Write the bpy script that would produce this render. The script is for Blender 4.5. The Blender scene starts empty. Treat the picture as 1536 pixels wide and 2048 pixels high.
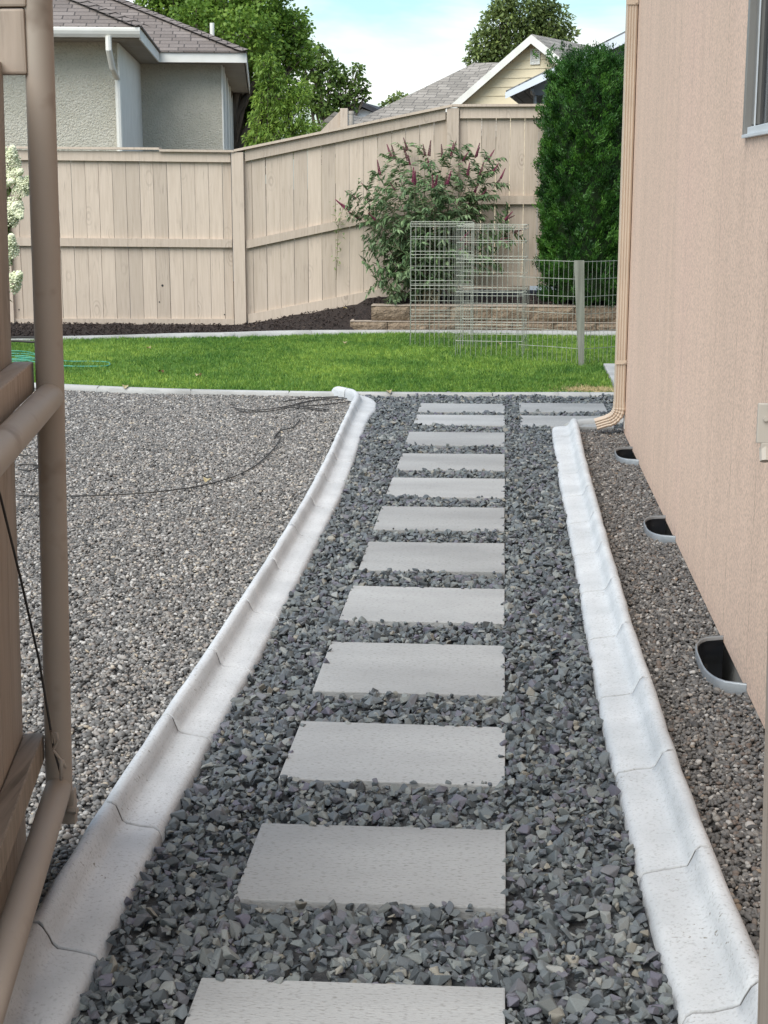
import bpy, bmesh, math, random
import numpy as np
from math import sin, cos, radians, pi, sqrt, atan, atan2
from mathutils import Vector, Matrix, noise as mnoise

random.seed(7)
rng = np.random.default_rng(7)
SC = bpy.context.scene
COL = SC.collection

# ------------------------------------------------------------------ camera
FPX = 3080.0
CH = 1.57
TH = atan(660 / FPX)
YA = atan(242 / FPX * cos(TH))
cam = bpy.data.cameras.new('camera')
co = bpy.data.objects.new('camera', cam)
COL.objects.link(co)
co.location = (0, 0, CH)
co.rotation_euler = (pi / 2 - TH, 0, YA)
cam.sensor_fit = 'VERTICAL'
cam.sensor_height = 36.0
cam.lens = FPX / 2048 * 36.0
cam.clip_start = 0.05
cam.clip_end = 600
SC.camera = co
fw = np.array([-sin(YA) * cos(TH), cos(YA) * cos(TH), -sin(TH)])
rt = np.array([cos(YA), sin(YA), 0])
upv = np.cross(rt, fw)
C0 = np.array([0, 0, CH])


def _ray(x, y): return fw * FPX + rt * (x - 768) - upv * (y - 1024)
def G(x, y, z=0.0):
    r = _ray(x, y); return C0 + r * ((z - CH) / r[2])
def PY(x, y, Y):
    r = _ray(x, y); return C0 + r * (Y / r[1])
def PX(x, y, X):
    r = _ray(x, y); return C0 + r * (X / r[0])


# ------------------------------------------------------------------ world, sun, exposure
SUN_EL, SUN_AZ = 52.0, 207.0      # azimuth clockwise from +Y: behind the camera, to the left
wd = bpy.data.worlds.new('World')
SC.world = wd
wd.use_nodes = True
nt = wd.node_tree
nt.nodes.clear()
sky = nt.nodes.new('ShaderNodeTexSky')
sky.sky_type = 'NISHITA'
sky.sun_disc = False
sky.sun_elevation = radians(SUN_EL)
sky.sun_rotation = radians(SUN_AZ)
sky.air_density = 1.3
sky.dust_density = 1.6
sky.ozone_density = 1.0
tc = nt.nodes.new('ShaderNodeTexCoord')
mp = nt.nodes.new('ShaderNodeMapping')
mp.inputs['Scale'].default_value = (2.6, 2.6, 13.0)
mp.inputs['Location'].default_value = (3.1, 0.4, 0.35)
nz = nt.nodes.new('ShaderNodeTexNoise')
nz.inputs['Scale'].default_value = 1.25
nz.inputs['Detail'].default_value = 7
nz.inputs['Roughness'].default_value = .55
nz.inputs['Distortion'].default_value = .35
rp = nt.nodes.new('ShaderNodeValToRGB')
rp.color_ramp.elements[0].position = .47
rp.color_ramp.elements[0].color = (0, 0, 0, 1)
rp.color_ramp.elements[1].position = .66
rp.color_ramp.elements[1].color = (1, 1, 1, 1)
nz2 = nt.nodes.new('ShaderNodeTexNoise')
nz2.inputs['Scale'].default_value = 2.4
nz2.inputs['Detail'].default_value = 5
rp2 = nt.nodes.new('ShaderNodeValToRGB')
rp2.color_ramp.elements[0].position = .30
rp2.color_ramp.elements[0].color = (5.2, 5.8, 6.1, 1)
rp2.color_ramp.elements[1].position = .58
rp2.color_ramp.elements[1].color = (7.6, 7.65, 7.6, 1)
mx = nt.nodes.new('ShaderNodeMix')
mx.data_type = 'RGBA'
tn = nt.nodes.new('ShaderNodeMix')
tn.data_type = 'RGBA'
tn.blend_type = 'MULTIPLY'
tn.inputs[0].default_value = 1
tn.inputs[7].default_value = (.80, 1.04, 1.16, 1)
bgn = nt.nodes.new('ShaderNodeBackground')
bgn.inputs['Strength'].default_value = 0.098
wo = nt.nodes.new('ShaderNodeOutputWorld')
L = nt.links.new
L(tc.outputs['Generated'], mp.inputs['Vector'])
L(mp.outputs['Vector'], nz.inputs['Vector'])
L(mp.outputs['Vector'], nz2.inputs['Vector'])
L(nz.outputs['Fac'], rp.inputs['Fac'])
L(nz2.outputs['Fac'], rp2.inputs['Fac'])
L(rp.outputs['Color'], mx.inputs[0])
L(sky.outputs['Color'], tn.inputs[6])
L(tn.outputs[2], mx.inputs[6])
L(rp2.outputs['Color'], mx.inputs[7])
L(mx.outputs[2], bgn.inputs['Color'])
L(bgn.outputs[0], wo.inputs[0])

sl = bpy.data.lights.new('sun', 'SUN')
sl.energy = 2.5
sl.angle = radians(58)
sl.color = (1.0, .955, .895)
so = bpy.data.objects.new('sun', sl)
COL.objects.link(so)
_az, _el = radians(SUN_AZ), radians(SUN_EL)
sdir = Vector((sin(_az) * cos(_el), cos(_az) * cos(_el), sin(_el)))
so.rotation_euler = sdir.to_track_quat('Z', 'Y').to_euler()
so.location = (-6, -6, 12)

SC.view_settings.view_transform = 'Standard'
SC.view_settings.look = 'None'
SC.view_settings.exposure = 0.88
SC.view_settings.gamma = 1.0
SC.render.engine = 'CYCLES'
SC.cycles.max_bounces = 6
SC.cycles.transparent_max_bounces = 8


# ------------------------------------------------------------------ materials
def new_mat(name):
    m = bpy.data.materials.new(name)
    m.use_nodes = True
    n = m.node_tree
    return m, n, n.nodes['Principled BSDF']


def c4(c): return (c[0], c[1], c[2], 1)


def mat(name, c1, c2=None, scale=4.0, rough=.85, bscale=60., bump=.2, bdist=.01, tint=0., rnd=0., metal=0.,
        c3=None, s3=40., f3=(.55, .7), stretch=(1, 1, 1), spec=.3, detail=4, coords='Object', lo=.35, hi=.65, b2=None):
    """noise-mixed colours c1/c2, fine speckle c3, per-piece tint attribute, per-object random value, noise bump"""
    m, n, p = new_mat(name)
    N, K = n.nodes.new, n.links.new
    t = N('ShaderNodeTexCoord')
    mpn = N('ShaderNodeMapping')
    mpn.inputs['Scale'].default_value = stretch
    K(t.outputs[coords], mpn.inputs['Vector'])
    oi = N('ShaderNodeObjectInfo')
    add = N('ShaderNodeVectorMath')
    add.operation = 'MULTIPLY_ADD'
    cmb = N('ShaderNodeCombineXYZ')
    K(oi.outputs['Random'], cmb.inputs[0]); K(oi.outputs['Random'], cmb.inputs[1])
    K(cmb.outputs[0], add.inputs[0])
    add.inputs[1].default_value = (37, 17, 0)
    K(mpn.outputs[0], add.inputs[2])
    V = add.outputs[0]
    a = N('ShaderNodeTexNoise')
    a.inputs['Scale'].default_value = scale
    a.inputs['Detail'].default_value = detail
    K(V, a.inputs['Vector'])
    r = N('ShaderNodeValToRGB')
    r.color_ramp.elements[0].position = lo; r.color_ramp.elements[0].color = c4(c1)
    r.color_ramp.elements[1].position = hi; r.color_ramp.elements[1].color = c4(c2 or c1)
    K(a.outputs['Fac'], r.inputs['Fac'])
    col = r.outputs['Color']
    if c3:
        b = N('ShaderNodeTexNoise')
        b.inputs['Scale'].default_value = s3
        b.inputs['Detail'].default_value = 3
        K(V, b.inputs['Vector'])
        rr = N('ShaderNodeMapRange')
        rr.inputs['From Min'].default_value = f3[0]; rr.inputs['From Max'].default_value = f3[1]
        K(b.outputs['Fac'], rr.inputs['Value'])
        x = N('ShaderNodeMix'); x.data_type = 'RGBA'
        K(rr.outputs[0], x.inputs[0]); K(col, x.inputs[6]); x.inputs[7].default_value = c4(c3)
        col = x.outputs[2]
    def valmul(col, src, amt):
        h = N('ShaderNodeHueSaturation')
        q = N('ShaderNodeMapRange')
        q.inputs['To Min'].default_value = 1 - amt; q.inputs['To Max'].default_value = 1 + amt
        K(src, q.inputs['Value']); K(q.outputs[0], h.inputs['Value']); K(col, h.inputs['Color'])
        return h.outputs[0]
    if tint:
        at = N('ShaderNodeAttribute'); at.attribute_name = 'tint'
        col = valmul(col, at.outputs['Fac'], tint)
    if rnd:
        col = valmul(col, oi.outputs['Random'], rnd)
    K(col, p.inputs['Base Color'])
    p.inputs['Roughness'].default_value = rough
    p.inputs['Metallic'].default_value = metal
    p.inputs['Specular IOR Level'].default_value = spec
    if bump:
        d = N('ShaderNodeTexNoise')
        d.inputs['Scale'].default_value = bscale
        d.inputs['Detail'].default_value = 4
        K(V, d.inputs['Vector'])
        bp = N('ShaderNodeBump')
        bp.inputs['Strength'].default_value = bump
        bp.inputs['Distance'].default_value = bdist
        K(d.outputs['Fac'], bp.inputs['Height'])
        K(bp.outputs[0], p.inputs['Normal'])
    return m


def ramp_rand_mat(name, stops, rough=.8, bump=.3, bscale=80, bdist=.002, dark=.6, spec=.35, patch=None):
    """stones: colour picked per instance, mottled by a little noise; patch = large-scale tone drift"""
    m, n, p = new_mat(name)
    N, K = n.nodes.new, n.links.new
    oi = N('ShaderNodeObjectInfo')
    r = N('ShaderNodeValToRGB')
    el = r.color_ramp.elements
    el[0].position = stops[0][0]; el[0].color = c4(stops[0][1])
    el[1].position = stops[-1][0]; el[1].color = c4(stops[-1][1])
    for s, c in stops[1:-1]:
        e = el.new(s); e.color = c4(c)
    K(oi.outputs['Random'], r.inputs['Fac'])
    t = N('ShaderNodeTexCoord')
    a = N('ShaderNodeTexNoise'); a.inputs['Scale'].default_value = bscale; a.inputs['Detail'].default_value = 4
    K(t.outputs['Object'], a.inputs['Vector'])
    q = N('ShaderNodeMapRange'); q.inputs['From Min'].default_value = .3; q.inputs['From Max'].default_value = .7
    q.inputs['To Min'].default_value = dark; q.inputs['To Max'].default_value = 2 - dark
    K(a.outputs['Fac'], q.inputs['Value'])
    h = N('ShaderNodeHueSaturation'); K(q.outputs[0], h.inputs['Value']); K(r.outputs[0], h.inputs['Color'])
    col = h.outputs[0]
    if patch:
        g = N('ShaderNodeNewGeometry')
        b = N('ShaderNodeTexNoise'); b.inputs['Scale'].default_value = patch[0]; b.inputs['Detail'].default_value = 3
        K(g.outputs['Position'], b.inputs['Vector'])
        qq = N('ShaderNodeMapRange'); qq.inputs['From Min'].default_value = .48; qq.inputs['From Max'].default_value = .68
        K(b.outputs['Fac'], qq.inputs['Value'])
        x = N('ShaderNodeMix'); x.data_type = 'RGBA'; x.blend_type = 'MULTIPLY'
        K(qq.outputs[0], x.inputs[0]); K(col, x.inputs[6]); x.inputs[7].default_value = c4(patch[1])
        col = x.outputs[2]
    K(col, p.inputs['Base Color'])
    p.inputs['Roughness'].default_value = rough
    p.inputs['Specular IOR Level'].default_value = spec
    bp = N('ShaderNodeBump'); bp.inputs['Strength'].default_value = bump; bp.inputs['Distance'].default_value = bdist
    K(a.outputs['Fac'], bp.inputs['Height']); K(bp.outputs[0], p.inputs['Normal'])
    return m


def leaf_mat(name, c1, c2, rnd=.0, tint=.35, trans=.35, rough=.5, cscale=1.2, hue=.02, spec=.3):
    m, n, p = new_mat(name)
    N, K = n.nodes.new, n.links.new
    g = N('ShaderNodeNewGeometry')
    a = N('ShaderNodeTexNoise'); a.inputs['Scale'].default_value = cscale; a.inputs['Detail'].default_value = 3
    K(g.outputs['Position'], a.inputs['Vector'])
    r = N('ShaderNodeValToRGB')
    r.color_ramp.elements[0].position = .36; r.color_ramp.elements[0].color = c4(c1)
    r.color_ramp.elements[1].position = .66; r.color_ramp.elements[1].color = c4(c2)
    K(a.outputs['Fac'], r.inputs['Fac'])
    at = N('ShaderNodeAttribute'); at.attribute_name = 'tint'
    q = N('ShaderNodeMapRange'); q.inputs['To Min'].default_value = 1 - tint; q.inputs['To Max'].default_value = 1 + tint
    src = at.outputs['Fac']
    if rnd:
        oi = N('ShaderNodeObjectInfo'); src = oi.outputs['Random']
    K(src, q.inputs['Value'])
    h = N('ShaderNodeHueSaturation'); K(q.outputs[0], h.inputs['Value']); K(r.outputs[0], h.inputs['Color'])
    q2 = N('ShaderNodeMapRange'); q2.inputs['To Min'].default_value = .5 + hue; q2.inputs['To Max'].default_value = .5 - hue
    K(src, q2.inputs['Value']); K(q2.outputs[0], h.inputs['Hue'])
    K(h.outputs[0], p.inputs['Base Color'])
    p.inputs['Roughness'].default_value = rough
    p.inputs['Specular IOR Level'].default_value = spec
    tr = N('ShaderNodeBsdfTranslucent'); K(h.outputs[0], tr.inputs['Color'])
    mxs = N('ShaderNodeMixShader'); mxs.inputs[0].default_value = trans
    K(p.outputs[0], mxs.inputs[1]); K(tr.outputs[0], mxs.inputs[2])
    K(mxs.outputs[0], n.nodes['Material Output'].inputs[0])
    return m


def shingle_mat(name, c1, c2, mortar):
    m, n, p = new_mat(name)
    N, K = n.nodes.new, n.links.new
    uv = N('ShaderNodeUVMap'); uv.uv_map = 'UVMap'
    b = N('ShaderNodeTexBrick')
    b.inputs['Scale'].default_value = 1.0
    b.inputs['Brick Width'].default_value = .30
    b.inputs['Row Height'].default_value = .145
    b.inputs['Mortar Size'].default_value = .010
    b.inputs['Mortar Smooth'].default_value = .3
    b.inputs['Bias'].default_value = 0
    b.offset = .37; b.offset_frequency = 2; b.squash = .8; b.squash_frequency = 3
    b.inputs['Color1'].default_value = c4(c1); b.inputs['Color2'].default_value = c4(c2)
    b.inputs['Mortar'].default_value = c4(mortar)
    K(uv.outputs[0], b.inputs['Vector'])
    t = N('ShaderNodeTexNoise'); t.inputs['Scale'].default_value = 30; K(uv.outputs[0], t.inputs['Vector'])
    q = N('ShaderNodeMapRange'); q.inputs['To Min'].default_value = .7; q.inputs['To Max'].default_value = 1.3
    K(t.outputs['Fac'], q.inputs['Value'])
    h = N('ShaderNodeHueSaturation'); K(q.outputs[0], h.inputs['Value']); K(b.outputs['Color'], h.inputs['Color'])
    K(h.outputs[0], p.inputs['Base Color'])
    p.inputs['Roughness'].default_value = .95
    bp = N('ShaderNodeBump'); bp.inputs['Strength'].default_value = .8; bp.inputs['Distance'].default_value = .01
    iv = N('ShaderNodeMath'); iv.operation = 'SUBTRACT'; iv.inputs[0].default_value = 1; K(b.outputs['Fac'], iv.inputs[1])
    K(iv.outputs[0], bp.inputs['Height']); K(bp.outputs[0], p.inputs['Normal'])
    return m


def fence_mat(name, c1, c2, knot, weather=.5):
    """painted cedar boards: vertical grain, knots, worn patches; per-board 'tint'"""
    m, n, p = new_mat(name)
    N, K = n.nodes.new, n.links.new
    uv = N('ShaderNodeUVMap'); uv.uv_map = 'UVMap'
    at = N('ShaderNodeAttribute'); at.attribute_name = 'tint'
    off = N('ShaderNodeCombineXYZ'); K(at.outputs['Fac'], off.inputs[2])
    sc = N('ShaderNodeVectorMath'); sc.operation = 'SCALE'; sc.inputs['Scale'].default_value = 40
    K(off.outputs[0], sc.inputs[0])
    ad = N('ShaderNodeVectorMath'); ad.operation = 'ADD'; K(uv.outputs[0], ad.inputs[0]); K(sc.outputs[0], ad.inputs[1])
    mpn = N('ShaderNodeMapping'); mpn.inputs['Scale'].default_value = (22, 1.3, 1); K(ad.outputs[0], mpn.inputs[0])
    g = N('ShaderNodeTexNoise'); g.inputs['Scale'].default_value = 2.0; g.inputs['Detail'].default_value = 5
    g.inputs['Distortion'].default_value = .6
    K(mpn.outputs[0], g.inputs['Vector'])
    r = N('ShaderNodeValToRGB')
    r.color_ramp.elements[0].position = .3; r.color_ramp.elements[0].color = c4(c1)
    r.color_ramp.elements[1].position = .62; r.color_ramp.elements[1].color = c4(c2)
    K(g.outputs['Fac'], r.inputs['Fac'])
    # knots, rings pulled into ovals
    m2 = N('ShaderNodeMapping'); m2.inputs['Scale'].default_value = (4.5, 2.2, 1); K(ad.outputs[0], m2.inputs[0])
    v = N('ShaderNodeTexVoronoi'); v.inputs['Scale'].default_value = 1.0; K(m2.outputs[0], v.inputs['Vector'])
    wv = N('ShaderNodeMath'); wv.operation = 'MULTIPLY'; wv.inputs[1].default_value = 60; K(v.outputs['Distance'], wv.inputs[0])
    sn = N('ShaderNodeMath'); sn.operation = 'SINE'; K(wv.outputs[0], sn.inputs[0])
    fo = N('ShaderNodeMapRange'); fo.inputs['From Min'].default_value = .05; fo.inputs['From Max'].default_value = .36
    fo.inputs['To Min'].default_value = 1; fo.inputs['To Max'].default_value = 0; K(v.outputs['Distance'], fo.inputs['Value'])
    pw = N('ShaderNodeMath'); pw.operation = 'GREATER_THAN'; pw.inputs[1].default_value = .25; K(sn.outputs[0], pw.inputs[0])
    wn = N('ShaderNodeTexNoise'); wn.inputs['Scale'].default_value = 2.6; wn.inputs['Detail'].default_value = 4; K(ad.outputs[0], wn.inputs['Vector'])
    wr = N('ShaderNodeMapRange'); wr.inputs['From Min'].default_value = .44; wr.inputs['From Max'].default_value = .60; K(wn.outputs['Fac'], wr.inputs['Value'])
    k1 = N('ShaderNodeMath'); k1.operation = 'MULTIPLY'; K(fo.outputs[0], k1.inputs[0]); K(pw.outputs[0], k1.inputs[1])
    k2 = N('ShaderNodeMath'); k2.operation = 'MULTIPLY'; K(k1.outputs[0], k2.inputs[0]); K(wr.outputs[0], k2.inputs[1])
    k3 = N('ShaderNodeMath'); k3.operation = 'MULTIPLY'; k3.inputs[1].default_value = weather; K(k2.outputs[0], k3.inputs[0])
    x = N('ShaderNodeMix'); x.data_type = 'RGBA'; K(k3.outputs[0], x.inputs[0]); K(r.outputs[0], x.inputs[6]); x.inputs[7].default_value = c4(knot)
    # paint worn thin: greyish fine grain
    g2 = N('ShaderNodeTexNoise'); g2.inputs['Scale'].default_value = 1; g2.inputs['Detail'].default_value = 5
    m3 = N('ShaderNodeMapping'); m3.inputs['Scale'].default_value = (70, 5, 1); K(ad.outputs[0], m3.inputs[0]); K(m3.outputs[0], g2.inputs['Vector'])
    g3 = N('ShaderNodeMapRange'); g3.inputs['From Min'].default_value = .55; g3.inputs['From Max'].default_value = .7; K(g2.outputs['Fac'], g3.inputs['Value'])
    k4 = N('ShaderNodeMath'); k4.operation = 'MULTIPLY'; K(g3.outputs[0], k4.inputs[0]); K(wr.outputs[0], k4.inputs[1])
    k5 = N('ShaderNodeMath'); k5.operation = 'MULTIPLY'; k5.inputs[1].default_value = weather * .8; K(k4.outputs[0], k5.inputs[0])
    x2 = N('ShaderNodeMix'); x2.data_type = 'RGBA'; K(k5.outputs[0], x2.inputs[0]); K(x.outputs[2], x2.inputs[6]); x2.inputs[7].default_value = c4(knot)
    h = N('ShaderNodeHueSaturation')
    q = N('ShaderNodeMapRange'); q.inputs['To Min'].default_value = .87; q.inputs['To Max'].default_value = 1.08
    K(at.outputs['Fac'], q.inputs['Value']); K(q.outputs[0], h.inputs['Value']); K(x2.outputs[2], h.inputs['Color'])
    K(h.outputs[0], p.inputs['Base Color'])
    p.inputs['Roughness'].default_value = .75
    p.inputs['Specular IOR Level'].default_value = .25
    bp = N('ShaderNodeBump'); bp.inputs['Strength'].default_value = .35; bp.inputs['Distance'].default_value = .004
    K(g.outputs['Fac'], bp.inputs['Height']); K(bp.outputs[0], p.inputs['Normal'])
    return m


def siding_mat():
    """sprayed wood-fibre panel siding, fine orange-peel, faint vertical streaks and thin groove lines"""
    m, n, p = new_mat('tan_siding')
    N, K = n.nodes.new, n.links.new
    t = N('ShaderNodeTexCoord'); V = t.outputs['Object']
    a = N('ShaderNodeTexNoise'); a.inputs['Scale'].default_value = 1.0; a.inputs['Detail'].default_value = 4
    m1 = N('ShaderNodeMapping'); m1.inputs['Scale'].default_value = (1, 1.1, .28); K(V, m1.inputs[0]); K(m1.outputs[0], a.inputs['Vector'])
    r = N('ShaderNodeValToRGB')
    r.color_ramp.elements[0].position = .3; r.color_ramp.elements[0].color = (.70, .505, .385, 1)
    r.color_ramp.elements[1].position = .7; r.color_ramp.elements[1].color = (.745, .525, .405, 1)
    e = r.color_ramp.elements.new(.5); e.color = (.725, .52, .395, 1)
    K(a.outputs['Fac'], r.inputs['Fac'])
    # streaks
    s = N('ShaderNodeTexNoise'); s.inputs['Scale'].default_value = 1; s.inputs['Detail'].default_value = 5
    m2 = N('ShaderNodeMapping'); m2.inputs['Scale'].default_value = (1, 5.5, .35); K(V, m2.inputs[0]); K(m2.outputs[0], s.inputs['Vector'])
    # fine fibres
    f = N('ShaderNodeTexNoise'); f.inputs['Scale'].default_value = 1; f.inputs['Detail'].default_value = 3
    m3 = N('ShaderNodeMapping'); m3.inputs['Scale'].default_value = (150, 150, 110); K(V, m3.inputs[0]); K(m3.outputs[0], f.inputs['Vector'])
    sm = N('ShaderNodeMapRange'); sm.inputs['From Min'].default_value = .35; sm.inputs['From Max'].default_value = .65
    sm.inputs['To Min'].default_value = .95; sm.inputs['To Max'].default_value = 1.03; K(s.outputs['Fac'], sm.inputs['Value'])
    fm = N('ShaderNodeMapRange'); fm.inputs['From Min'].default_value = .38; fm.inputs['From Max'].default_value = .56
    fm.inputs['To Min'].default_value = .74; fm.inputs['To Max'].default_value = 1.04; K(f.outputs['Fac'], fm.inputs['Value'])
    mu = N('ShaderNodeMath'); mu.operation = 'MULTIPLY'; K(sm.outputs[0], mu.inputs[0]); K(fm.outputs[0], mu.inputs[1])
    # grooves every 203 mm along Y
    sx = N('ShaderNodeSeparateXYZ'); K(V, sx.inputs[0])
    gd = N('ShaderNodeMath'); gd.operation = 'MULTIPLY'; gd.inputs[1].default_value = 1 / .52; K(sx.outputs[1], gd.inputs[0])
    gf = N('ShaderNodeMath'); gf.operation = 'FRACT'; K(gd.outputs[0], gf.inputs[0])
    gc = N('ShaderNodeMath'); gc.operation = 'COMPARE'; gc.inputs[1].default_value = .15; gc.inputs[2].default_value = .006; K(gf.outputs[0], gc.inputs[0])
    bk = N('ShaderNodeTexNoise'); bk.inputs['Scale'].default_value = 9; K(V, bk.inputs['Vector'])
    bk2 = N('ShaderNodeMapRange'); bk2.inputs['From Min'].default_value = .40; bk2.inputs['From Max'].default_value = .55; K(bk.outputs['Fac'], bk2.inputs['Value'])
    gm = N('ShaderNodeMath'); gm.operation = 'MULTIPLY'; K(gc.outputs[0], gm.inputs[0]); K(bk2.outputs[0], gm.inputs[1])
    gs = N('ShaderNodeMath'); gs.operation = 'MULTIPLY_ADD'; gs.inputs[1].default_value = -.38; gs.inputs[2].default_value = 1; K(gm.outputs[0], gs.inputs[0])
    mv = N('ShaderNodeMath'); mv.operation = 'MULTIPLY'; K(mu.outputs[0], mv.inputs[0]); K(gs.outputs[0], mv.inputs[1])
    h = N('ShaderNodeHueSaturation'); K(mv.outputs[0], h.inputs['Value']); K(r.outputs[0], h.inputs['Color'])
    K(h.outputs[0], p.inputs['Base Color'])
    p.inputs['Roughness'].default_value = .8; p.inputs['Specular IOR Level'].default_value = .2
    bp = N('ShaderNodeBump'); bp.inputs['Strength'].default_value = .5; bp.inputs['Distance'].default_value = .002
    K(f.outputs['Fac'], bp.inputs['Height']); K(bp.outputs[0], p.inputs['Normal'])
    return m


def glass_mat(name, c):
    m, n, p = new_mat(name)
    p.inputs['Base Color'].default_value = c4(c)
    p.inputs['Roughness'].default_value = .12
    p.inputs['Specular IOR Level'].default_value = .5
    return m


# ------------------------------------------------------------------ mesh helpers
class MB:
    def __init__(s): s.v = []; s.f = []; s.t = []
    def add(s, vs, fs, tint=None):
        o = len(s.v); tt = random.random() if tint is None else tint
        s.v += [tuple(float(c) for c in q) for q in vs]
        s.t += [tt] * len(vs)
        s.f += [tuple(i + o for i in q) for q in fs]
    def box(s, lo, hi, R=None, o=(0, 0, 0), bev=0., tint=None):
        x0, y0, z0 = lo; x1, y1, z1 = hi
        if bev:
            bm = bmesh.new()
            bmesh.ops.create_cube(bm, size=1)
            for q in bm.verts:
                q.co = Vector((x0 + (q.co.x + .5) * (x1 - x0), y0 + (q.co.y + .5) * (y1 - y0), z0 + (q.co.z + .5) * (z1 - z0)))
            bmesh.ops.bevel(bm, geom=bm.edges[:], offset=bev, segments=2, profile=.6, affect='EDGES')
            vs = [q.co.copy() for q in bm.verts]; bm.verts.index_update()
            fs = [[q.index for q in f.verts] for f in bm.faces]
            bm.free()
        else:
            vs = [Vector(q) for q in ((x0, y0, z0), (x1, y0, z0), (x1, y1, z0), (x0, y1, z0), (x0, y0, z1), (x1, y0, z1), (x1, y1, z1), (x0, y1, z1))]
            fs = [(0, 3, 2, 1), (4, 5, 6, 7), (0, 1, 5, 4), (1, 2, 6, 5), (2, 3, 7, 6), (3, 0, 4, 7)]
        if R is not None: vs = [R @ q for q in vs]
        vs = [q + Vector(o) for q in vs]
        s.add(vs, fs, tint)
    def beam(s, a, b, w, h, up=(0, 0, 1), bev=0., tint=None):
        """box from a to b, w across, h along 'up'"""
        a, b = Vector(a), Vector(b)
        d = (b - a); ln = d.length; d.normalize()
        sd = d.cross(Vector(up)).normalized(); u = sd.cross(d)
        R = Matrix((sd, d, u)).transposed()
        s.box((-w / 2, 0, -h / 2), (w / 2, ln, h / 2), R, a, bev, tint)
    def tube(s, pts, r, n=8, cap=True, tint=None):
        pts = [Vector(q) for q in pts]
        rs = r if hasattr(r, '__len__') else [r] * len(pts)
        vs, fs = [], []
        ref = None
        for i, q in enumerate(pts):
            d = (pts[min(i + 1, len(pts) - 1)] - pts[max(i - 1, 0)]).normalized()
            if ref is None:
                ref = Vector((0, 0, 1)) if abs(d.z) < .9 else Vector((1, 0, 0))
            a = d.cross(ref).normalized(); b = a.cross(d).normalized(); ref = b
            for k in range(n):
                t = 2 * pi * k / n
                vs.append(q + (a * cos(t) + b * sin(t)) * rs[i])
        for i in range(len(pts) - 1):
            for k in range(n):
                k2 = (k + 1) % n
                fs.append((i * n + k, i * n + k2, (i + 1) * n + k2, (i + 1) * n + k))
        if cap:
            fs.append(tuple(range(n)))
            fs.append(tuple(reversed(range((len(pts) - 1) * n, len(pts) * n))))
        s.add(vs, fs, tint)
    def sweep(s, prof, path, scales=None, closed=True, cap=True, tint=None):
        """prof: (x lateral, z) points; path: (x,y,z) points on the ground; lateral = right of travel"""
        n = len(prof); vs = []; fs = []
        P = [Vector(q) for q in path]
        for i, q in enumerate(P):
            d = P[min(i + 1, len(P) - 1)] - P[max(i - 1, 0)]; d.z = 0; d.normalize()
            rgt = Vector((d.y, -d.x, 0))
            sx, sz = scales[i] if scales else (1, 1)
            for (px, pz) in prof:
                vs.append(q + rgt * px * sx + Vector((0, 0, pz * sz)))
        for i in range(len(P) - 1):
            for k in range(n if closed else n - 1):
                k2 = (k + 1) % n
                fs.append((i * n + k, (i + 1) * n + k, (i + 1) * n + k2, i * n + k2))
        if cap:
            fs.append(tuple(range(n)))
            fs.append(tuple(reversed(range((len(P) - 1) * n, len(P) * n))))
        s.add(vs, fs, tint)
    def build(s, name, m, parent=None, smooth=False, auto=None, recalc=True):
        me = bpy.data.meshes.new(name)
        me.from_pydata(s.v, [], s.f)
        if recalc:
            bm = bmesh.new(); bm.from_mesh(me)
            bmesh.ops.recalc_face_normals(bm, faces=bm.faces[:])
            bm.to_mesh(me); bm.free()
        a = me.attributes.new('tint', 'FLOAT', 'POINT'); a.data.foreach_set('value', s.t)
        uv = me.uv_layers.new(name='UVMap')
        for f in me.polygons:
            nn = f.normal
            if abs(nn.z) > .985: t, b = Vector((1, 0, 0)), Vector((0, 1, 0))
            else:
                t = Vector((0, 0, 1)).cross(nn).normalized(); b = nn.cross(t)
            for li in f.loop_indices:
                p = me.vertices[me.loops[li].vertex_index].co
                uv.data[li].uv = (p.dot(t), p.dot(b))
        if smooth:
            me.polygons.foreach_set('use_smooth', [True] * len(me.polygons))
            if auto is not None:
                me.set_sharp_from_angle(angle=radians(auto))
        me.materials.append(m)
        o = bpy.data.objects.new(name, me)
        COL.objects.link(o)
        if parent is not None: o.parent = parent
        return o


def raw_mesh(name, V, Fq, m, parent=None, tint=None, smooth=False, k=4):
    """fast numpy mesh of n-gons with k corners"""
    me = bpy.data.meshes.new(name)
    V = np.asarray(V, dtype=np.float32); Fq = np.asarray(Fq, dtype=np.int32)
    me.vertices.add(len(V)); me.vertices.foreach_set('co', V.ravel())
    nf = len(Fq)
    me.loops.add(nf * k); me.loops.foreach_set('vertex_index', Fq.ravel())
    me.polygons.add(nf); me.polygons.foreach_set('loop_start', np.arange(0, nf * k, k, dtype=np.int32))
    me.polygons.foreach_set('loop_total', np.full(nf, k, dtype=np.int32))
    if smooth: me.polygons.foreach_set('use_smooth', np.ones(nf, dtype=bool))
    me.update(calc_edges=True)
    if tint is not None:
        a = me.attributes.new('tint', 'FLOAT', 'POINT'); a.data.foreach_set('value', np.asarray(tint, dtype=np.float32))
    me.materials.append(m)
    o = bpy.data.objects.new(name, me)
    COL.objects.link(o)
    if parent is not None: o.parent = parent
    return o


def tag(o, label=None, cat=None, group=None, kind=None):
    if label: o['label'] = label
    if cat: o['category'] = cat
    if group: o['group'] = group
    if kind: o['kind'] = kind
    return o


def empty(name, loc=(0, 0, 0), rz=0.):
    o = bpy.data.objects.new(name, None)
    COL.objects.link(o); o.location = loc; o.rotation_euler = (0, 0, rz); o.empty_display_size = .1
    return o


def rebase(o, loc):
    """move a world-coordinate mesh so its origin sits at loc"""
    me = o.data; me.transform(Matrix.Translation(-Vector(loc))); o.location = loc; return o


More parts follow.
